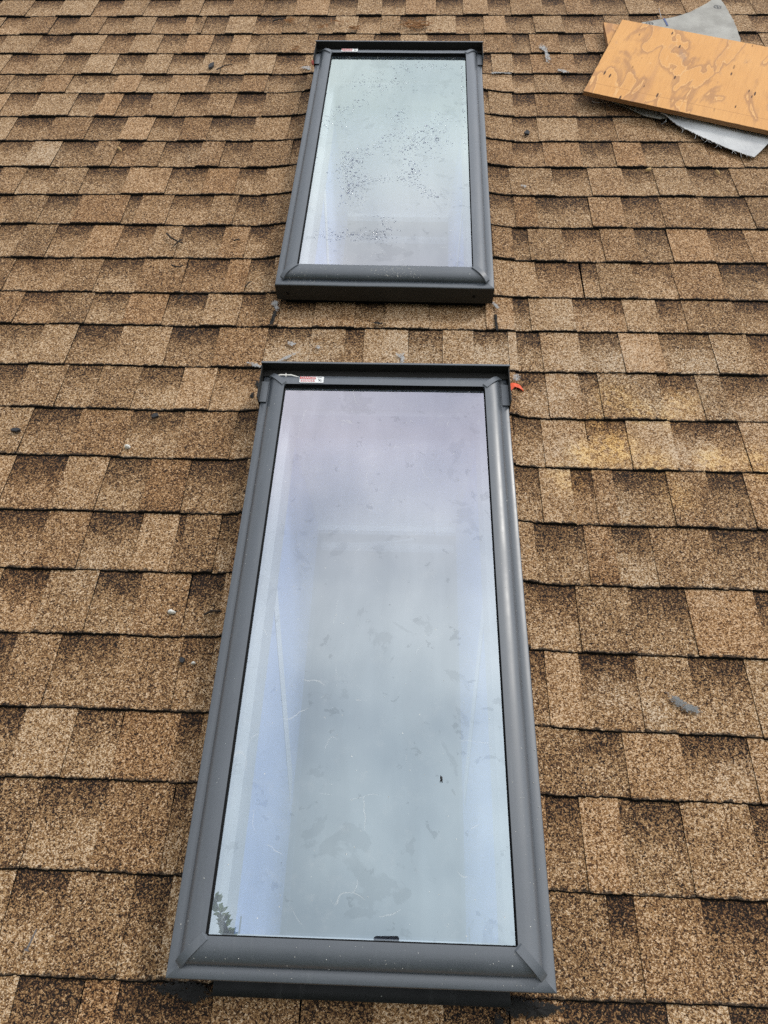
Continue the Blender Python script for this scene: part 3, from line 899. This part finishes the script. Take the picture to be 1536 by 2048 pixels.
m = strip([(.803, 2.338), (.818, 2.328), (.8452, 2.296), (.880, 2.258), (.9117, 2.226), (.950, 2.192), (.9914, 2.158), (1.028, 2.136), (1.0602, 2.119)],
          [(.835, 2.405), (.86, 2.39), (.90, 2.37), (.95, 2.35), (1.0, 2.33), (1.06, 2.31), (1.12, 2.29), (1.17, 2.275), (1.19, 2.27)],
          lambda u, v, t: .0205+.012*math.exp(-((u-.812)/.022)**2)+.008*math.exp(-((t-.55)/.25)**2)+.002*math.sin(u*16), .0022)
m.build('upper_layer', M_SHEETW, mo)
rt = random.Random(8)
ed = [(.672, 2.424), (.7185, 2.396), (.83, 2.315), (.87, 2.27), (.9117, 2.226), (.93, 2.21), (.95, 2.192), (.9914, 2.158), (1.01, 2.147), (1.045, 2.126)]
for i, (u, v) in enumerate(ed):
    for _ in range(2):
        m = MB(); du = rt.uniform(-.012, .012); L_ = rt.uniform(.008, .022); a_ = rt.uniform(-.8, .8)
        m.tube([(u+du-.9, v-du*.75-2.3+.003, .0195), (u+du+L_*.5*math.sin(a_)-.9, v-du*.75-L_*.5-2.3, .0185), (u+du+L_*math.sin(a_*1.8)-.9, v-du*.75-L_-2.3, .0165)], [.0006, .0005, .0003], 4); m.build('frayed_thread', M_SHEETW, mo)
m = MB(); m.tube([(.622-.9+.026*math.cos(a*.6), 2.437-2.3+.014*math.sin(a*.6), .0175+.002*math.sin(a)) for a in range(11)], [.0006]*11, 4)
o = m.build('frayed_thread', M_SHEETW, mo)


# ------------------------------------------------------------------ small things lying about
def blob(name, label, cat, u, v, n, pts, h, mat, group=None, rough=.25, seed=0):
    """low irregular lump with its own outline, sitting on the shingles"""
    rows = []; K = len(pts); rnd = random.Random(seed)
    ou = [];
    for i in range(K):
        p0, p1, p2, p3 = (pts[(i+j-1) % K] for j in range(4))
        for t in (0, .25, .5, .75):
            ou.append(tuple(.5*((2*p1[c])+(-p0[c]+p2[c])*t+(2*p0[c]-5*p1[c]+4*p2[c]-p3[c])*t*t+(-p0[c]+3*p1[c]-3*p2[c]+p3[c])*t**3) for c in (0, 1)))
    cx = sum(p[0] for p in ou)/len(ou); cy = sum(p[1] for p in ou)/len(ou)
    for r in range(7):
        t = r/6; row = []
        for x, y in ou:
            q = Vector((cx+(x-cx)*t, cy+(y-cy)*t, 0))
            z = h*(1-t**2.2)*(1+rough*3*mnoise.noise(Vector((q.x*90+seed, q.y*90, 1))))
            if r == 6: z = -.004
            row.append((q.x, q.y, z))
        row.append(row[0]); rows.append(row)
    m = MB(); m.grid(rows, 0, True)
    o = m.build(name, mat); o.matrix_world = at(u, v, n)
    rim = o.data.attributes.new('rim', 'FLOAT', 'POINT')
    rim.data.foreach_set('value', [r/6 for r in range(7) for _ in rows[0]])
    return tag(o, label, cat, group)


def star(r0, r1, n, seed, sx=1.0, sy=1.0):
    rnd = random.Random(seed)
    return [(sx*rnd.uniform(r0, r1)*math.cos(2*math.pi*i/n), sy*rnd.uniform(r0, r1)*math.sin(2*math.pi*i/n)) for i in range(n)]


NS = .0115
G = 'grey sealant smears on the shingles'
def seal(u, v, pts, label, h=.0022, mat=None, seed=1, n=NS): blob('sealant_smear', label, 'sealant', u, v, n, pts, h, mat or M_SEAL, G, .3, seed)
seal(.4615, 2.760, [(-.028, .075), (-.012, .098), (.010, .092), (.022, .05), (.024, -.02), (.030, -.07), (.018, -.105), (.002, -.09), (.004, -.03), (.006, .03), (-.004, .055), (-.022, .05)], 'tall pale hooked sealant smear right of the upper skylight head')
seal(.5180, 2.640, star(.012, .026, 9, 4, 1.5, .9), 'small pale sealant smudge left of the big plywood board')
seal(-.3130, 1.2500, [(-.045, -.028), (-.02, -.008), (.012, .014), (.040, .026), (.046, .020), (.018, .000), (-.010, -.022), (-.030, -.036)], 'slanting thin grey sealant streak above the left head corner of the lower skylight')
seal(-.395, 1.219, [(-.028, .010), (-.008, .012), (.020, .004), (.032, -.012), (.012, -.012), (-.010, -.002)], 'grey sealant dab against the left head corner of the lower skylight', .004)
seal(.262, 1.190, [(-.012, .012), (.006, .016), (.018, .008), (.014, -.006), (.002, -.014), (-.012, -.010)], 'grey sealant dab against the right head corner of the lower skylight', .005)
seal(.2190, 1.4500, [(-.016, .018), (.004, .014), (.016, -.006), (.022, -.030), (.010, -.028), (.002, -.010), (-.012, .002)], 'grey sealant dab under the right bottom corner of the upper skylight', .005)
seal(-.3600, 1.4300, [(-.020, .024), (.002, .030), (.010, .006), (.014, -.022), (.004, -.030), (-.006, -.008), (-.016, .004)], 'grey sealant dab under the left bottom corner of the upper skylight', .005)
seal(-.0190, 1.2560, [(-.014, .018), (.008, .024), (.012, -.01), (.008, -.036), (-.006, -.04), (-.004, -.01), (-.022, .010)], 'grey sealant patch above the middle of the lower skylight head', .0016)
seal(-.2350, 1.2850, star(.008, .016, 8, 3), 'faint round grey sealant spot between the two skylights', .0014)
seal(-.3050, 1.2950, star(.010, .020, 9, 6, 1.2, .8), 'faint grey sealant blot left of the round spot between the skylights', .0014)
seal(.5275, .3900, [(-.045, .022), (-.025, .032), (-.01, .018), (.020, .004), (.046, -.020), (.030, -.026), (0, -.020), (-.026, -.006)], 'grey scuffed sealant patch low on the right of the roof', .0010, M_SEALD)
seal(.3050, 2.6200, [(-.055, .014), (0, .012), (.05, .004), (.05, -.006), (0, -.002), (-.055, -.006)], 'flat grey sealant strip right of the upper skylight head tab', .003)
seal(-.3900, 2.6500, [(-.035, .012), (.0, .022), (.022, .010), (.018, -.014), (-.012, -.012), (-.034, -.004)], 'grey sealant dab left of the upper skylight head tab', .003)
seal(.3360, 1.9700, star(.007, .016, 9, 12, 1.3, .8), 'small pale grey sealant fleck right of the upper skylight pane', .0018)

T = 'black tar lumps around the lower skylight'
def tar(u, v, pts, label, h=.008, seed=2, n=.010): blob('tar_patch', label, 'tar patch', u, v, n, pts, h, M_TAR, T, .5, seed)
tar(-.325, -.0800, [(-.075, .006), (-.03, .012), (.02, .016), (.055, .012), (.060, -.006), (.03, -.022), (-.01, -.016), (-.05, -.006)], 'black tar lump left of the apron under the lower skylight', .004)
tar(.212, -.0830, [(-.060, .018), (-.02, .016), (.03, .012), (.075, .006), (.05, -.006), (.01, -.014), (-.03, -.020), (-.058, -.012)], 'black tar lump right of the apron under the lower skylight', .004, 5)
tar(.159, -.115, [(-.007, .03), (.008, .026), (.006, -.006), (-.006, -.034), (-.012, -.012)], 'short black tar drip below the right end of the apron', .004, 7)
tar(-.375, 1.158, star(.006, .013, 8, 2, .8, 1.5), 'upper black tar spot left of the lower skylight head', .003, 3)
tar(-.383, 1.118, star(.005, .012, 8, 5, .9, 1.3), 'lower black tar spot left of the lower skylight head', .003, 4)
tar(-.3600, 1.386, [(-.005, .042), (.008, .040), (.004, 0), (-.002, -.044), (-.014, -.044), (-.008, 0)], 'black tar line down the shingle joint left of the gap between skylights', .003, 6, .0115)
tar(.222, 1.384, [(-.004, .044), (.007, .042), (.006, 0), (.008, -.040), (-.002, -.040), (-.004, 0)], 'black tar line down the shingle joint right of the gap between skylights', .003, 8, .0115)
tar(-.085, 1.372, star(.009, .02, 9, 9, 1.6, .5), 'small black tar blot in the middle of the gap between skylights', .002, 9, .0125)

C_ = 'chips of black shingle on the roof'
def chip(u, v, L_, w, rot, label, n=.0125, seed=1):
    L_ *= .88; w *= .88
    rnd = random.Random(seed); K = 9
    pts = [(L_/2*math.cos(2*math.pi*i/K)*rnd.uniform(.75, 1.1), w/2*math.sin(2*math.pi*i/K)*rnd.uniform(.7, 1.15)) for i in range(K)]
    m = MB(); m.face([(x, y, .0045+rnd.uniform(-.001, .001)) for x, y in pts])
    for i in range(K):
        j = (i+1) % K
        m.quad((*pts[i], -.002), (*pts[j], -.002), m.v[j], m.v[i])
    o = m.build('shingle_chip', M_CHIP); o.matrix_world = at(u, v, n, rot); tag(o, label, 'chip', C_)
chip(-.7407, 2.665, .020, .046, -.25, 'upright black chip near the top left of the roof', seed=2)
chip(-.6056, 1.0477, .021, .017, .4, 'rounded dark chip left of the lower skylight head', seed=3)
chip(-.9297, .9965, .028, .013, .25, 'long black chip at the far left level with the lower skylight', seed=4)
chip(.3652, 2.250, .020, .024, .3, 'dark chip right of the upper skylight pane', seed=5)
chip(-.4266, .4450, .013, .014, .3, 'small black chip beside the left side of the lower skylight', seed=6)

TG = 'dark twigs on the shingles'
def twig(pts, r, label, forks=()):
    u0, v0 = pts[0]
    m = MB(); m.tube([(u-u0, v-v0, .0155+.003*(i % 2)) for i, (u, v) in enumerate(pts)], [r*(1-.5*i/len(pts)) for i in range(len(pts))], 6)
    for f in forks: m.tube([(u-u0, v-v0, .0165) for u, v in f], [r*.7, r*.5, r*.3][:len(f)], 5)
    o = m.build('twig', M_TWIG); o.matrix_world = at(u0, v0, 0); tag(o, label, 'twig', TG)
twig([(-.7130, 1.722), (-.695, 1.699), (-.672, 1.686), (-.657, 1.677)], .0030, 'crooked dark twig left of the upper skylight foot', [[(-.672, 1.686), (-.680, 1.668), (-.686, 1.655)], [(-.672, 1.686), (-.663, 1.697)]])
twig([(-.672, 1.586), (-.660, 1.576), (-.648, 1.578), (-.637, 1.583)], .0026, 'short bent twig one course below the crooked one')
twig([(-.512, 1.694), (-.503, 1.694), (-.495, 1.698)], .0022, 'tiny dark twig close to the left side of the upper skylight', [[(-.503, 1.694), (-.501, 1.703)]])
twig([(-.628, 1.448), (-.622, 1.458), (-.617, 1.466)], .0020, 'tiny slanting twig left of the gap between skylights')
twig([(-.716, 2.632), (-.690, 2.655), (-.664, 2.672)], .0022, 'thin slanting twig beside the upright black chip')
twig([(-.556, 2.992), (-.535, 3.000), (-.518, 3.012)], .0030, 'dark twig on the top course left of the upper skylight')
twig([(-.400, .5400), (-.385, .548), (-.366, .549)], .0026, 'black twig wedged against the left side of the lower skylight')
twig([(-.452, 1.500), (-.444, 1.515), (-.438, 1.522)], .002, 'small twig left of the upper skylight bottom corner')

WG = 'white crumbs on the shingles'
def crumb(u, v, r, label, seed):
    pts = star(r*.7, r*1.1, 7, seed, 1.3, .85)
    blob('white_crumb', label, 'crumb', u, v, .0125, pts, r*.8, M_WHITEBIT, WG, .3, seed)
crumb(-.6536, .957, .0065, 'bright white crumb on the shingles left of the lower skylight', 1)
crumb(-.4686, .5463, .0065, 'flat pale crumb near the left side of the lower skylight', 2)
crumb(-.405, .441, .0035, 'pale crumb touching the left side of the lower skylight', 5)
blob('wood_chip', 'pale wood chip on the shingles below the membrane scrap', 'wood chip', .726, 2.062, .0125, [(-.010, -.003), (0, .003), (.010, .005), (.008, -.002), (-.003, -.006)], .003, M_WOOD, 'wood chips', .2, 3)
blob('wood_chip', 'pale wood chip at the right edge of the roof', 'wood chip', .935, 2.050, .0125, [(-.006, .008), (0, .007), (.006, -.008), (.001, -.009)], .003, M_WOOD, 'wood chips', .2, 4)
blob('wood_chip', 'pale wood chip on the left of the roof near the upper skylight middle', 'wood chip', -.955, 2.150, .0125, [(-.009, .007), (-.003, .008), (.009, -.007), (.004, -.009)], .003, M_WOOD, 'wood chips', .2, 5)
# a roofing nail low on the left
m = MB()
m.tube([(0, 0, .019), (.006, .028, .0165)], [.0016, .0012], 8)
m.tube([(-.0006, -.0022, .0192), (0, 0, .019)], [.0042, .0042], 12)
o = m.build('nail', M_STEEL); o.matrix_world = at(-.582, -.036, 0); tag(o, 'small grey roofing nail lying low on the left of the roof', 'nail')
# orange marking
blob('paint_mark', 'bright orange crescent paint mark beside the right head corner of the lower skylight', 'paint mark', .2570, 1.160, .0115,
     [(-.018, -.015), (-.016, .007), (-.004, .016), (.011, .013), (.021, .002), (.023, -.009), (.016, -.002), (.005, .003), (-.005, -.004), (-.011, -.015)], .004, M_ORANGE, 'orange paint marks', .3, 2)
blob('paint_mark', 'dull red paint mark left of the upper skylight head tab', 'paint mark', -.366, 2.700, .0125, [(-.016, .006), (0, .010), (.014, -.002), (.008, -.026), (-.010, -.014)], .003, plain('red_paint', (.34, .05, .03), .6, .4, 150), 'orange paint marks', .3, 6)

# rusty leaf litter on the top courses
m = MB(); rl = random.Random(12)
for (u, v, su, sv, n_) in ((-.010, 2.965, .060, .040, 90), (-.494, 3.000, .018, .020, 16), (-.236, 2.940, .026, .012, 16), (-.36, 2.95, .03, .02, 10), (-.30, 2.985, .03, .012, 8), (-.44, 2.78, .018, .02, 8)):
    for _ in range(n_):
        x, y = u+rl.gauss(0, su*.5), v+rl.gauss(0, sv*.5); a = rl.uniform(-.7, .7)+(0 if rl.random() < .8 else 1.5); L_ = rl.uniform(.006, .017); w = rl.uniform(.0014, .0036)
        z = .013+rl.uniform(0, .007); d = Vector((math.cos(a), math.sin(a), rl.uniform(-.2, .2))); p = Vector((-math.sin(a), math.cos(a), 0)); c = Vector((x, y, z))
        m.face([tuple(c-d*L_), tuple(c-p*w), tuple(c+d*L_), tuple(c+p*w+Vector((0, 0, .0015)))])
o = m.build('leaf_litter', M_LITTER); o.matrix_world = ROOF.copy()
tag(o, 'rust brown leaf litter caught on the top courses above the upper skylight', 'leaf litter', kind='stuff')

# plume moth resting on the head trim of the lower skylight
mu = empty('moth', SKY_LO.matrix_world @ Matrix.Translation((-.2300, LEN-.0265, .0935)))
tag(mu, 'pale moth with slender outspread wings on the head trim of the lower skylight', 'moth')
m = MB(); m.tube([(-.0006, .006, .0035), (0, .001, .004), (.0006, -.005, .003)], [.0006, .0014, .0007], 6); m.build('body', M_MOTH, mu)
for s in (-1, 1):
    m = MB(); m.face([(0, .0015, .0042), (s*.012, .0006, .006), (s*.030, -.0050, .0045), (s*.031, -.0066, .0042), (s*.012, -.0024, .0052), (0, -.0014, .0042)]); m.build('wing', M_MOTH, mu)

# fly on the lower pane
fl = empty('fly', SKYM[0] @ Matrix.Translation((.1215, .2880, .0885)))
tag(fl, 'small dark fly sitting on the pane of the lower skylight', 'fly')
m = MB(); m.tube([(-.001, .0045, .002), (0, .002, .003), (.0006, -.001, .003), (.0008, -.0035, .002)], [.0008, .0016, .0016, .0006], 8); m.build('body', M_CHIP, fl)
m = MB(); m.face([(0, .001, .004), (.0024, -.0045, .0035), (.0008, -.005, .0035)]); m.face([(0, .001, .004), (-.0012, -.005, .0035), (-.0028, -.004, .0035)]); m.build('wing', M_CHIP, fl)

ROOFI = ROOF.inverted()
# loose grit on frames and panes
m = MB(); rg = random.Random(21)
def grit(k, s, t, n, r):
    u, v, n = ROOFI @ SKYM[k] @ Vector((s, t, n))
    p = [(u+r*math.cos(q)*rg.uniform(.7, 1.2), v+r*math.sin(q)*rg.uniform(.7, 1.2), n) for q in (0, 1.57, 3.14, 4.71)]
    top = (u, v, n+r*1.1)
    for i in range(4): m.face([p[i], p[(i+1) % 4], top])
for k in range(2):
    for _ in range(150):
        s = rg.uniform(-.22, .22); t = rg.uniform(.07, 1.1); grit(k, s, t, .0880, rg.uniform(.0004, .0011))
    for _ in range(130):
        side = rg.choice((-1, 1)); t = rg.uniform(.05, 1.12); d = rg.uniform(.002, .052)
        grit(k, side*(HW-d), t, (.0795 if d < .018 else prof_h(d)), rg.uniform(.0004, .0010))
for _ in range(150):
    s = rg.gauss(.035, .035); d = rg.uniform(.022, .054); grit(1, s, d, prof_h(d), rg.uniform(.0006, .0013))
for _ in range(70):
    s = rg.uniform(-.25, -.12); d = rg.uniform(.004, .05); grit(1, s, d, (.0795 if d < .018 else prof_h(d)), rg.uniform(.0005, .0011))
for _ in range(60):
    s = rg.uniform(-.27, .27); d = rg.uniform(.004, .05); grit(0, s, d, (.0795 if d < .018 else prof_h(d)), rg.uniform(.0004, .0009))
o = m.build('grit', M_WHITEBIT); o.matrix_world = ROOF.copy()
tag(o, 'pale grit scattered over the skylight frames and panes', 'grit', kind='stuff')

# rain drops on the upper pane
m = MB(); rd = random.Random(33)
def drop(u, v, r, asp):
    rows = []; z0 = .0883-.003; a0 = rd.uniform(-.5, .5)
    ph = [rd.uniform(.8, 1.2) for _ in range(9)]; ph[8] = ph[0]
    for zr, hh in ((1.0, 0.0), (.88, .26), (.6, .42), (.25, .5)):
        row = []
        for j in range(9):
            q = 2*math.pi*j/8; x = r*asp*zr*ph[j]*math.cos(q); y = r*zr*ph[j]*math.sin(q)
            row.append((u+x*math.cos(a0)-y*math.sin(a0), v+x*math.sin(a0)+y*math.cos(a0), z0+hh*r*.95))
        rows.append(row)
    m.grid(rows, 0, True); m.face([tuple(p) for p in rows[-1][:-1]], 0, True)
CL = DROPS
for (u, v, su, sv, n_, big, sl) in CL:
    for _ in range(int(n_*1.5)):
        a, b = rd.gauss(0, 1), rd.gauss(0, 1)
        if abs(a) > 2 or abs(b) > 2: continue
        x = u+su*a; y = v+sv*b+sl*su*a
        s, t = sky_local(1, x, y)
        if abs(s) > .226 or not .064 < t < 1.134: continue
        r = rd.uniform(.0007, .0015) if rd.random() > big*.8 else rd.uniform(.0018, .0031)
        drop(x, y, r, rd.uniform(.9, 1.9))
for _ in range(60):
    s = rd.choice((-.224, .224, .222))+rd.uniform(-.003, .003); t = rd.uniform(.5, 1.12); cu, cv, a_ = SKY[1]
    drop(cu+s, cv+t, rd.uniform(.0009, .002), 1.0)
o = m.build('rain_drop', M_WATER); o.matrix_world = ROOF.copy()
tag(o, 'rain drops beaded in loose patches on the upper skylight pane', 'rain drops', kind='stuff')


# ------------------------------------------------------------------ the phone taking the picture, mirrored at the foot of the lower pane
def cam_basis():
    return Vector(CR[0]), Vector(CR[1]), Vector(CR[2])
r_, u_, b_ = cam_basis(); CC = Vector(CPOS)
BM = Matrix(((r_.x, u_.x, b_.x, CC.x), (r_.y, u_.y, b_.y, CC.y), (r_.z, u_.z, b_.z, CC.z), (0, 0, 0, 1)))
CAMW = ROOF @ BM
ph = empty('phone', CAMW)
tag(ph, 'dark phone held above the roof, mirrored at the foot of the lower pane', 'phone')
def rounded(x0, x1, y0, y1, z0, z1, r):
    m = MB(); pts = []
    for (qx, qy, a0) in ((x1-r, y0+r, -90), (x1-r, y1-r, 0), (x0+r, y1-r, 90), (x0+r, y0+r, 180)):
        for j in range(5):
            an = math.radians(a0+90*j/4); pts.append((qx+r*math.cos(an), qy+r*math.sin(an)))
    m.face([(x, y, z1) for x, y in pts]); m.face([(x, y, z0) for x, y in pts][::-1])
    for i in range(len(pts)):
        j = (i+1) % len(pts); m.quad((*pts[i], z0), (*pts[j], z0), (*pts[j], z1), (*pts[i], z1))
    return m
rounded(-.0660, .0120, -.122, .0405, .004, .0125, .008).build('body', M_PHONE, ph)
rounded(-.0640, .0100, -.120, .0385, .0126, .0129, .006).build('screen', M_BLACK, ph)

# ------------------------------------------------------------------ tree behind the photographer; one twig of it hangs into the mirror image
TP = [W(*p) for p in TWIGPTS]
tree = empty('tree', Matrix.Translation((-2.6, -4.6, GZ)))
tag(tree, 'leafy tree beyond the eave whose hanging twig is mirrored in the lower pane', 'tree')
org = Vector((-2.6, -4.6, GZ))
m = MB()
top = Vector((.25, .3, 5.6))
m.tube([(0, 0, -.1), (.03, .02, 1.2), (.1, .1, 2.8), (.18, .2, 4.4), tuple(top)], [.17, .13, .11, .08, .04], 12); m.build('trunk', M_BARK, tree)
st_ = Vector((.16, .17, 4.1)); e_ = TP[-1]-org
m = MB()
m.tube([tuple(st_), tuple(st_.lerp(e_, .35)+Vector((0, 0, .5))), tuple(st_.lerp(e_, .7)+Vector((0, 0, .45))), tuple(e_)], [.045, .028, .016, .006], 8)
m.tube([tuple(p-org) for p in TP[::-1]], [.006, .0055, .005, .004, .003, .0022, .0014][:len(TP)], 6)
br = m.build('branch', M_BARK, tree)


def leaf(m, p, d, up_, L_, w):
    d = d.normalized(); s = d.cross(up_)
    if s.length < 1e-3: s = d.cross(Vector((1, 0, 0)))
    s.normalize(); nn = s.cross(d)
    a = p; b = p+d*L_*.45+s*w; c = p+d*L_; e = p+d*L_*.45-s*w; f = p+d*L_*.5-nn*w*.35
    m.face([tuple(a), tuple(b), tuple(f)]); m.face([tuple(b), tuple(c), tuple(f)]); m.face([tuple(c), tuple(e), tuple(f)]); m.face([tuple(e), tuple(a), tuple(f)])


rl = random.Random(17); m = MB()
nrm = (ROOF.to_3x3() @ Vector((0, 0, 1)))
for i in range(len(TP)-1):
    a, b = TP[i]-org, TP[i+1]-org; ax = (b-a).normalized()
    for q in range(14 if i < 2 else 26):
        p = a.lerp(b, rl.random())
        side = ax.cross(nrm).normalized()*rl.choice((-1, 1))
        d = side*rl.uniform(.5, 1)-ax*rl.uniform(.1, .9)+nrm*rl.uniform(-.6, .6)
        leaf(m, p, d, nrm+Vector((rl.uniform(-.6, .6), rl.uniform(-.6, .6), 0)), rl.uniform(.028, .050), rl.uniform(.009, .015))
m.build('twig_leaves', M_LEAF, tree)
m = MB(); cc = Vector((.25, .35, 5.3))
clumps = [(cc+Vector((rl.gauss(0, .75), rl.gauss(-.3, .6), rl.gauss(.3, .65))), rl.uniform(.25, .5)) for _ in range(34)]
for c_, r0 in clumps:
    for _ in range(110):
        d = Vector((rl.gauss(0, 1), rl.gauss(0, 1), rl.gauss(0, 1))).normalized()
        leaf(m, c_+d*r0*rl.random()**.4, d+Vector((0, 0, -.4)), Vector((rl.uniform(-.4, .4), rl.uniform(-.4, .4), 1)), rl.uniform(.05, .09), rl.uniform(.016, .028))
m.build('crown', M_LEAF, tree)

# unseen trees added behind the photographer to shade whatever faces down the slope
def far_tree(x, y, hgt, seed, label):
    rl = random.Random(seed); root = empty('tree', Matrix.Translation((x, y, GZ))); tag(root, label, 'tree', 'unseen shading trees across the yard')
    m = MB(); m.tube([(0, 0, -.1), (.1, 0, hgt*.3), (.0, .1, hgt*.6), (.1, 0, hgt*.85)], [.28, .22, .13, .04], 10); m.build('trunk', M_BARK, root)
    m = MB()
    for _ in range(30):
        c_ = Vector((rl.gauss(0, 1.1), rl.gauss(0, .9), hgt*rl.uniform(.28, .97))); r0 = rl.uniform(.6, 1.3)
        for _ in range(85):
            d = Vector((rl.gauss(0, 1), rl.gauss(0, 1), rl.gauss(0, 1))).normalized()
            leaf(m, c_+d*r0*rl.random()**.4, d+Vector((0, 0, -.4)), Vector((rl.uniform(-.4, .4), rl.uniform(-.4, .4), 1)), rl.uniform(.25, .45), rl.uniform(.10, .17))
    m.build('crown', M_LEAF, root)
for i, (x, y, h_) in enumerate(((-9.5, -8.0, 11), (-6.2, -9.5, 12), (-2.8, -9.0, 11.5), (.6, -9.8, 12.5), (4.0, -9.0, 11.5), (7.4, -8.6, 12), (10.4, -7.0, 11))):
    far_tree(x, y, h_, 50+i, 'tall unseen tree added across the yard to shade downslope faces')

# ------------------------------------------------------------------ camera, sun, sky
cam = bpy.data.cameras.new('camera'); co = bpy.data.objects.new('camera', cam); COL.objects.link(co)
co.matrix_world = CAMW
cam.sensor_fit = 'VERTICAL'; cam.sensor_height = 36.0; cam.lens = 36*FPX/2048
cam.clip_start = .01; cam.clip_end = 2000
S.camera = co

sd = ROOF.to_3x3() @ Vector(SUN_DIR); sd.normalize()
el = math.asin(sd.z); az = math.atan2(sd.x, sd.y)
sun = bpy.data.lights.new('sun', 'SUN'); sun.energy = SUN_E; sun.angle = math.radians(SUN_A); sun.color = (1.0, .955, .89)
so = bpy.data.objects.new('sun', sun); COL.objects.link(so); so.rotation_euler = sd.to_track_quat('Z', 'Y').to_euler(); so.location = (2, 0, 6)

w = bpy.data.worlds.new('World'); S.world = w; w.use_nodes = True
t = w.node_tree; t.nodes.clear()
def nn(typ, **kw):
    n_ = t.nodes.new(typ)
    for a, b in kw.items(): setattr(n_, a, b)
    return n_
out = nn('ShaderNodeOutputWorld'); bg = nn('ShaderNodeBackground'); bg.inputs[1].default_value = .1
sky = nn('ShaderNodeTexSky', sky_type='NISHITA', sun_disc=False, sun_elevation=el, sun_rotation=az)
tc = nn('ShaderNodeTexCoord')
def no(scale, det, off):
    mp = nn('ShaderNodeMapping'); mp.inputs['Location'].default_value = off; t.links.new(tc.outputs['Generated'], mp.inputs[0])
    n_ = nn('ShaderNodeTexNoise'); n_.inputs['Scale'].default_value = scale; n_.inputs['Detail'].default_value = det; n_.inputs['Roughness'].default_value = .5
    t.links.new(mp.outputs[0], n_.inputs['Vector']); return n_.outputs[0]
cl = no(3.0, 4, CLOUD_OFF); cl2 = no(1.9, 3, (4, 2, 9))
rmp = nn('ShaderNodeValToRGB'); t.links.new(cl, rmp.inputs[0])
e = rmp.color_ramp.elements; e[0].position = .30; e[0].color = tuple(c*CLOUD*CLOUD_LO for c in (.88, .95, 1.04))+(1,); e[1].position = .68; e[1].color = tuple(c*CLOUD for c in (.975, .99, 1.0))+(1,)
cov = nn('ShaderNodeMapRange'); t.links.new(cl2, cov.inputs[0]); cov.inputs[1].default_value = .3; cov.inputs[2].default_value = .7; cov.inputs[3].default_value = COVER; cov.inputs[4].default_value = 1.0
mx = nn('ShaderNodeMix', data_type='RGBA'); t.links.new(cov.outputs[0], mx.inputs[0]); t.links.new(sky.outputs[0], mx.inputs[6]); t.links.new(rmp.outputs[0], mx.inputs[7])
# the veiled sun brightens the cloud around it
dt = nn('ShaderNodeVectorMath', operation='DOT_PRODUCT'); t.links.new(tc.outputs['Generated'], dt.inputs[0]); dt.inputs[1].default_value = tuple(sd)
gw = nn('ShaderNodeMapRange'); t.links.new(dt.outputs['Value'], gw.inputs[0]); gw.inputs[1].default_value = .2; gw.inputs[2].default_value = 1.0; gw.inputs[3].default_value = .90; gw.inputs[4].default_value = 1.75; gw.interpolation_type = 'SMOOTHSTEP'
sc = nn('ShaderNodeVectorMath', operation='SCALE'); t.links.new(mx.outputs[2], sc.inputs[0]); t.links.new(gw.outputs[0], sc.inputs['Scale'])
t.links.new(sc.outputs[0], bg.inputs[0]); t.links.new(bg.outputs[0], out.inputs[0])

S.view_settings.view_transform = 'Standard'; S.view_settings.look = 'None'; S.view_settings.exposure = EXPO; S.view_settings.gamma = 1
S.cycles.max_bounces = 8; S.cycles.transparent_max_bounces = 12; S.cycles.diffuse_bounces = 4; S.cycles.glossy_bounces = 4
S.cycles.caustics_reflective = False; S.cycles.caustics_refractive = False
S.cycles.use_denoising = False
